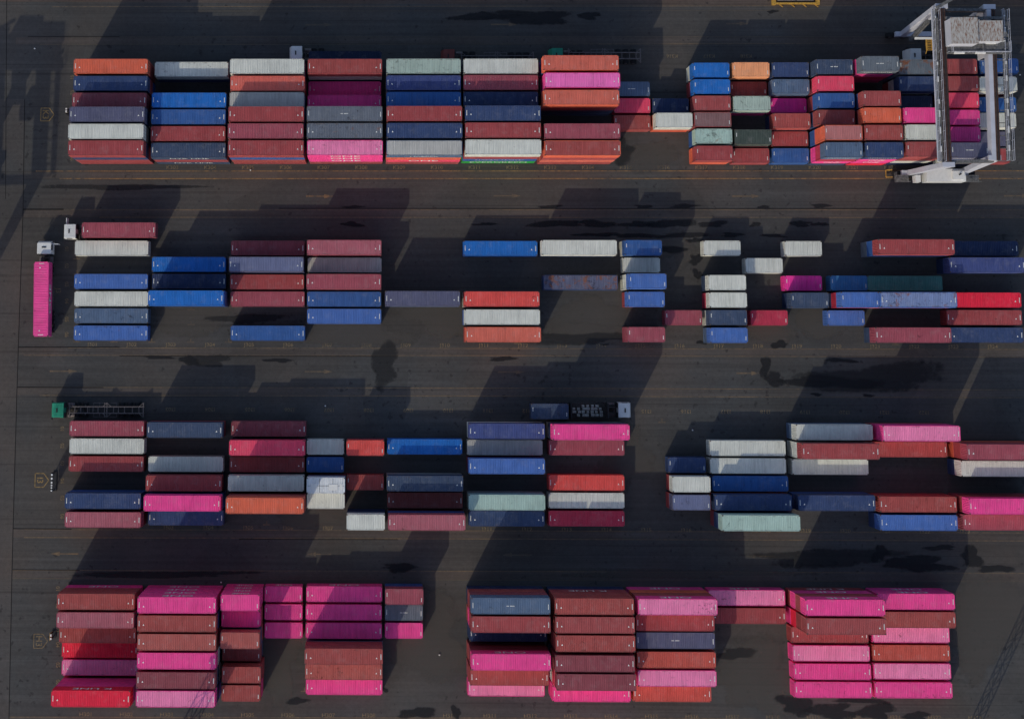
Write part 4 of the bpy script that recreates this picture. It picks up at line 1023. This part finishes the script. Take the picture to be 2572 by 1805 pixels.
# ------------------------------------------------------------------ rubber-tyred gantry crane
G = thing('gantry_crane', 'tall pale gantry crane with rusty roofed trolley astride the top block', 'crane', (0, 0, 0))
ZT = 17.3                                   # top of the girders
def P(px, py, z): a = at(px, py, z); return Vector((a[0], a[1], z))
lS, lN = P(2383, 406, ZT), P(2366, 22, ZT)  # left girder, south and north ends
rS, rN = P(2500, 403, ZT), P(2486, 24, ZT)
for S_, N_, nm in ((lS, lN, 'l'), (rS, rN, 'r')):
    d = (N_-S_).normalized(); e = Vector((-d.y, d.x, 0))*-1   # e points east
    def off(v, a, z=0): return v + e*a + Vector((0, 0, z))
    q = MB(); q.bar(off(S_, 0, -.75), off(N_, 0, -.75), .95, 1.5); q.build('girder', CRANE if nm == 'r' else RAILB, G)
    q = MB(); q.bar(off(S_, .50 if nm == 'r' else .1, .03), off(N_, .50 if nm == 'r' else .1, .03), .62, .06); q.build('rail_flange', RAILB, G)
    q = MB(); q.bar(off(S_, .50 if nm == 'r' else .1, .12), off(N_, .50 if nm == 'r' else .1, .12), .09, .12); q.build('crane_rail', DARK, G)
    wx = -1.05 if nm == 'l' else 2.3
    q = MB(); q.bar(off(S_, wx, -.35), off(N_, wx, -.35), .85, .06)
    q.build('walkway', CRANE_D, G)
    q = MB(); ln = (N_-S_).length
    for s in (-.42, .42):
        for zz in (.15, .75): q.bar(off(S_, wx+s, zz), off(N_, wx+s, zz), .05)
        for i in range(int(ln/1.6)+1): q.bar(off(S_+d*(i*1.6), wx+s, -.35), off(S_+d*(i*1.6), wx+s, .75), .045)
    q.build('handrail', CRANE, G)
    rr = random.Random(5)
    q = MB()
    for i in range(9):
        a = 1.0+i*2.7+rr.uniform(0, .9); q.bar(off(S_+d*a, wx, -.18), off(S_+d*(a+rr.uniform(.4, 1.1)), wx, -.18), .22, .2)
    q.build('cable_box', WHITE, G)
    if nm == 'l':
        q = MB(); q.bar(off(S_, -1.62, -.1), off(N_, -1.62, -.1), .16, .16); q.build('conduit', CRANE, G)
    else:
        q = MB()
        for i in range(12): q.bar(off(S_+d*(2*i), .4, -.5), off(S_+d*(2*i), 2.0, -.5), .12)
        q.build('walkway_bracket', CRANE_D, G)
# legs: bottom on the ground track, top under the girder ends
bSL, bSR = P(2284, 434, 1.9), P(2416, 433, 1.9)
bNL, bNR = P(2268, 86, 1.9), P(2396, 84, 1.9)
for a, b_, m_ in ((bSL, lS, CRANE), (bSR, rS, CRANE), (bNL, lN, CRANE), (bNR, rN, CRANE)):
    tp = Vector((b_.x, b_.y + (.45 if a.y < b_.y else -.45), ZT-.02)); q = MB(); q.taper(tuple(a), tuple(tp), .9, .8, 1.9, .75); q.build('leg', m_, G)
for a, b_, zc in ((lS, rS, ZT-.9), (lN, rN, ZT-.9)):
    q = MB(); q.bar((a.x, a.y, zc), (b_.x, b_.y, zc), .5, .8); q.build('tie_beam', CRANE_D, G)
# sills, wheels
for (a, b_) in ((bSL, bSR), (bNL, bNR)):
    q = MB(); q.box(a.x-1.3, b_.x+1.0, a.y-.4, a.y+.4, 1.25, 2.05); q.build('sill_beam', CRANE, G)
    for cx in (a.x-.6, b_.x+.6):
        q = MB(); q.box(cx-1.7, cx+1.7, a.y-.22, a.y+.22, 1.0, 1.35); q.build('bogie', DARK, G)
        for k in (-1.15, 1.15):
            m_ = MB(); m_.cyl((cx+k, a.y-.3, .8), (cx+k, a.y+.3, .8), .8, 24); w_ = m_.build('wheel', RUBBER, G)
            h_ = MB(); h_.cyl((cx+k, a.y-.33, .8), (cx+k, a.y+.33, .8), .38, 14); h_.build('rim', CRANE_D, w_)
# power house on the south sill
q = MB(); q.box(bSL.x+1.9, bSR.x-.4, bSL.y-1.75, bSL.y+.35, 2.06, 4.4); ph = q.build('power_house', WHITE, G)
q = MB(); q.box(bSR.x-2.7, bSR.x-.8, bSL.y-1.45, bSL.y-.05, 4.4, 4.95); q.build('raised_hatch', WHITE, ph)
q = MB(); q.cyl((bSR.x-1.7, bSL.y-.7, 4.95), (bSR.x-1.5, bSL.y-.55, 5.3), .12, 10); q.build('exhaust', DARK, ph)
q = MB(); q.box(bSL.x+.4, bSL.x+1.2, bSL.y-1.75, bSL.y-.6, 2.06, 3.6); q.build('control_cabinet', WHITE, G)
q = MB(); zf = 2.3
for x0 in (bSL.x-2.6, bSR.x+.3):
    for zz in (zf, zf+.5, zf+1.0): 
        q.bar((x0, bSL.y-1.6, zz), (x0+2.3, bSL.y-1.6, zz), .06); q.bar((x0, bSL.y-1.6, zz), (x0, bSL.y, zz), .06)
    for k in range(4): q.bar((x0+k*.76, bSL.y-1.6, zf), (x0+k*.76, bSL.y-1.6, zf+1.0), .05)
    q.box(x0, x0+2.3, bSL.y-1.6, bSL.y-.42, zf-.08, zf-.02)
q.build('service_platform', CRANE_D, G)
q = MB()
for a in (bSL.x-3.4,):
    q.bar((a, bSL.y-.6, .5), (a, bSL.y+.6, .5), .12); q.bar((a, bSL.y-.6, .5), (a+1.0, bSL.y-.6, .8), .12); q.bar((a, bSL.y+.6, .5), (a+1.0, bSL.y+.6, .8), .12)
q.build('wheel_guard', YEL, G)
# trolley with two rust-streaked machinery roofs
T0 = ZT+.3
c1 = [P(2391, 110, T0+2.6), P(2455, 44, T0+2.6)]; c2 = [P(2457, 104, T0+2.2), P(2518, 52, T0+2.2)]
q = MB(); a = P(2378, 133, T0); b_ = P(2528, 46, T0)
for yy in (a.y, (a.y+b_.y)/2, b_.y): q.box(a.x, b_.x, yy-.2, yy+.2, ZT+.25, ZT+.6)
for xx in (lS.x+.0, rS.x-.2): q.box(xx-1.1, xx-.8, a.y, b_.y, ZT+.2, ZT+.58)
tr = q.build('trolley_frame', CRANE_D, G)
q = MB(); q.box(a.x, b_.x, a.y, a.y+1.7, ZT+.28, ZT+.34); q.build('trolley_deck', CRANE_D, tr)
for (u, v), hh, nm in ((c1, 2.6, 'machinery_house'), (c2, 2.2, 'machinery_house')):
    q = MB(); q.box(u.x+.05, v.x-.05, u.y+.05, v.y-.05, ZT+.35, T0+hh-.08); mh = q.build('machinery_house', CRANE, G)
    q = MB(); q.box(u.x, v.x, u.y, v.y, T0+hh-.07, T0+hh); q.build('machinery_roof', RROOF, mh)
q = MB()
for zz in (.6, 1.15):
    z_ = ZT+.3+zz
    for p0, p1 in (((a.x+.6, a.y), (b_.x, a.y)), ((b_.x, a.y), (b_.x, a.y+1.7)), ((a.x+.6, a.y), (a.x+.6, a.y+1.7))): q.bar(p0+(z_,), p1+(z_,), .05)
for k in range(10): 
    xx = a.x+(b_.x-a.x)*k/9; q.bar((xx, a.y, ZT+.3), (xx, a.y, ZT+1.45), .045)
q.build('trolley_railing', CRANE, tr)
for px_, py_, w_ in ((2410, 133, .8), (2463, 133, .8), (2388, 92, .12)):
    p = P(px_, py_, ZT+.7); q = MB(); q.box(p.x-w_, p.x+w_, p.y-.14 if w_ > .2 else p.y-.8, p.y+.14 if w_ > .2 else p.y+.8, ZT+.4, ZT+.75); q.build('lamp_housing', WHITE, tr)
p = P(2500, 106, ZT+1.5); q = MB(); q.box(p.x-1.3, p.x+.2, p.y-.25, p.y+.25, ZT+1.0, ZT+1.2); q.bar((p.x, p.y, ZT+1.2), (p.x+1.7, p.y+.25, ZT+1.2), .14); q.build('boom_arm', WHITE, tr)
# operator cab under the trolley and the yellow stair beside the left girder
p = P(2470, 150, 12.0); q = MB(); q.box(p.x-1.0, p.x+1.0, p.y-.2, p.y+2.0, 12.2, 14.6); oc = q.build('operator_cab', CRANE, G)
q = MB(); q.box(p.x-.9, p.x+.9, p.y-.24, p.y-.2, 12.5, 14.2); q.build('cab_window', GLASS, oc)
q = MB(); q.bar((p.x, p.y+1, 14.6), (p.x, p.y+1, ZT+.3), .3); q.build('cab_hanger', DARK, G)
pa, pb = P(2328, 126, 12.5), P(2340, 97, 12.5)
q = MB()
for xx in (pa.x, pa.x+.9): q.bar((xx, pa.y, 12.5), (xx, pb.y, 12.5), .18, .25)
for k in range(8): yy = pa.y+(pb.y-pa.y)*k/7; q.box(pa.x, pa.x+.9, yy-.06, yy+.06, 12.45, 12.52)
q.bar((pa.x+.9, pa.y, 12.5), (pa.x+3.0, pa.y, 12.5), .12)
q.bar((pa.x, pa.y, 12.5), (pa.x-.2, pa.y-.6, 12.5), .12)
q.build('access_stair', YEL, G)
q = MB(); q.bar((pa.x-1.9, pb.y, 12.6), (pa.x+1.2, pb.y, 12.6), .35, .12); q.build('stair_head', WHITE, G)
q = MB()      # zigzag stair along the north-left leg
L0 = Vector((bNL.x+1.2, bNL.y-1.0, 2.2)); L1 = Vector((lN.x-1.2, lN.y-1.4, ZT-3))
for k in range(16):
    u = L0.lerp(L1, k/15); q.box(u.x-.35, u.x+.35, u.y-.3, u.y+.3, u.z-.03, u.z+.03)
q.bar(L0+Vector((0,-.35,.9)), L1+Vector((0,-.35,.9)), .06); q.bar(L0+Vector((0,-.35,0)), L1+Vector((0,-.35,0)), .12); q.bar(L0+Vector((0,.35,0)), L1+Vector((0,.35,0)), .12)
q.build('leg_stair', CRANE_D, G)
p = P(2366, 12, ZT); q = MB(); q.bar(tuple(p+Vector((-1.0, -.6, .2))), tuple(p+Vector((1.6, .9, .2))), .5, .15); q.build('end_platform', CRANE_D, G)
p = P(2398, 26, ZT-2.5); q = MB(); q.bar((p.x-.8, p.y-.1, p.z), (p.x+.8, p.y+.1, p.z), .45, .3); q.build('floodlight', WHITE, G)
# dark works on the north-right leg foot
q = MB(); rr = random.Random(9); p = bNR
q.box(p.x-.8, p.x+5.0, p.y+.4, p.y+2.2, 2.1, 2.2)
for k in range(12):
    xx = p.x-.6+k*.45; q.bar((xx, p.y+2.1, 2.2), (xx+rr.uniform(-.2, .6), p.y+2.1, 3.3), .07)
q.box(p.x+2.6, p.x+4.6, p.y+.6, p.y+2.0, 2.2, 3.8)
q.build('cable_reel_platform', DARK, G)
# hoist ropes and spreader hang between the girders above the stacks
sp = P(2440, 88, 13.5)
q = MB(); q.box(sp.x-1.1, sp.x+1.1, sp.y-3.0, sp.y+3.0, 13.3, 13.7)
q.build('spreader', YEL, G)
q = MB()
for i in (-1, 1):
    for j in (-1, 1): q.cyl((sp.x+i*.9, sp.y+j*1.2, 13.7), (sp.x+i*.9, sp.y+j*1.2, ZT+.3), .03, 6)
q.build('hoist_rope', DARK, G)

# white container with a roof grid of panels (the refrigerated-looking one of the third block)
for o in list(C.objects):
    if o.get('label', '').startswith('short white container with panelled'):
        L, h = 6.058, 2.591
        q = MB()
        for x_ in (-1.0, 1.1): q.box(x_-.02, x_+.02, -1.1, 1.1, h-.03, h-.005)
        for y_ in (-.05,): q.box(-2.9, 2.9, y_-.02, y_+.02, h-.03, h-.005)
        q.build('panel_seam', DARK, o)
        q = MB(); q.box(-2.4, -1.3, -.6, .3, h-.02, h+.004); q.box(.5, 1.9, -.7, .2, h-.02, h+.004); q.box(2.2, 2.7, -.6, .3, h-.02, h+.004); q.build('roof_panel', WHITE, o)
# two strips of rust at the ends of the mint container
# ------------------------------------------------------------------ what throws shadows into the picture from outside it
def copy_tree(o, parent=None):
    c_ = o.copy(); C.objects.link(c_); c_.parent = parent
    for ch in [k for k in KIDS.get(o.name, [])]: copy_tree(ch, c_)
    return c_
KIDS = {}
for o in C.objects:
    if o.parent: KIDS.setdefault(o.parent.name, []).append(o)
shx = ZT/math.tan(R_(SUN_EL))*(-math.sin(R_(SUN_AZ))); shy = ZT/math.tan(R_(SUN_EL))*(-math.cos(R_(SUN_AZ)))
tx, ty = at(104, 428)
G2 = copy_tree(G); G2.location = (tx - shx - rS.x, ty - shy - rS.y, 0)
G2['label'] = 'second gantry crane west of the picture, throwing the long shadow across the left edge'
G['group'] = G2['group'] = 'gantry cranes'
def lattice_mast(px, py, hgt, w, label, head):
    x, y = at(px, py); t = thing('lattice_mast', label, 'mast', (x, y, 0), .3, 'lattice masts')
    q = MB()
    for i in (-1, 1):
        for j in (-1, 1): q.bar((i*w/2, j*w/2, 0), (i*w/2, j*w/2, hgt), .14)
    q.build('chord', DARK, t)
    q = MB(); k = int(hgt/w)
    for i in range(k):
        z0, z1 = i*hgt/k, (i+1)*hgt/k
        for s in (-1, 1):
            a, b_ = (-w/2, w/2) if i % 2 else (w/2, -w/2)
            q.bar((a, s*w/2, z0), (b_, s*w/2, z1), .09); q.bar((s*w/2, a, z0), (s*w/2, b_, z1), .09)
    q.build('lacing', DARK, t)
    q = MB(); q.box(-head, head, -head, head, hgt, hgt+.25)
    for i in range(6): q.box(-head+.3*i, -head+.3*i+.2, head, head+.3, hgt-.1, hgt+.4)
    q.build('lamp_platform', DARK, t)
    q = MB(); q.box(-w, w, -w, w, 0, .4); q.build('footing', ROAD, t)
lattice_mast(2425, 1872, 32, 1.15, 'lattice lamp mast south of the picture, throwing the ladder shadow at bottom right', 1.6)
lattice_mast(462, 1842, 19, 1.5, 'lattice lamp mast south of the picture, throwing thin shadows over the bottom-left stacks', 1.2)
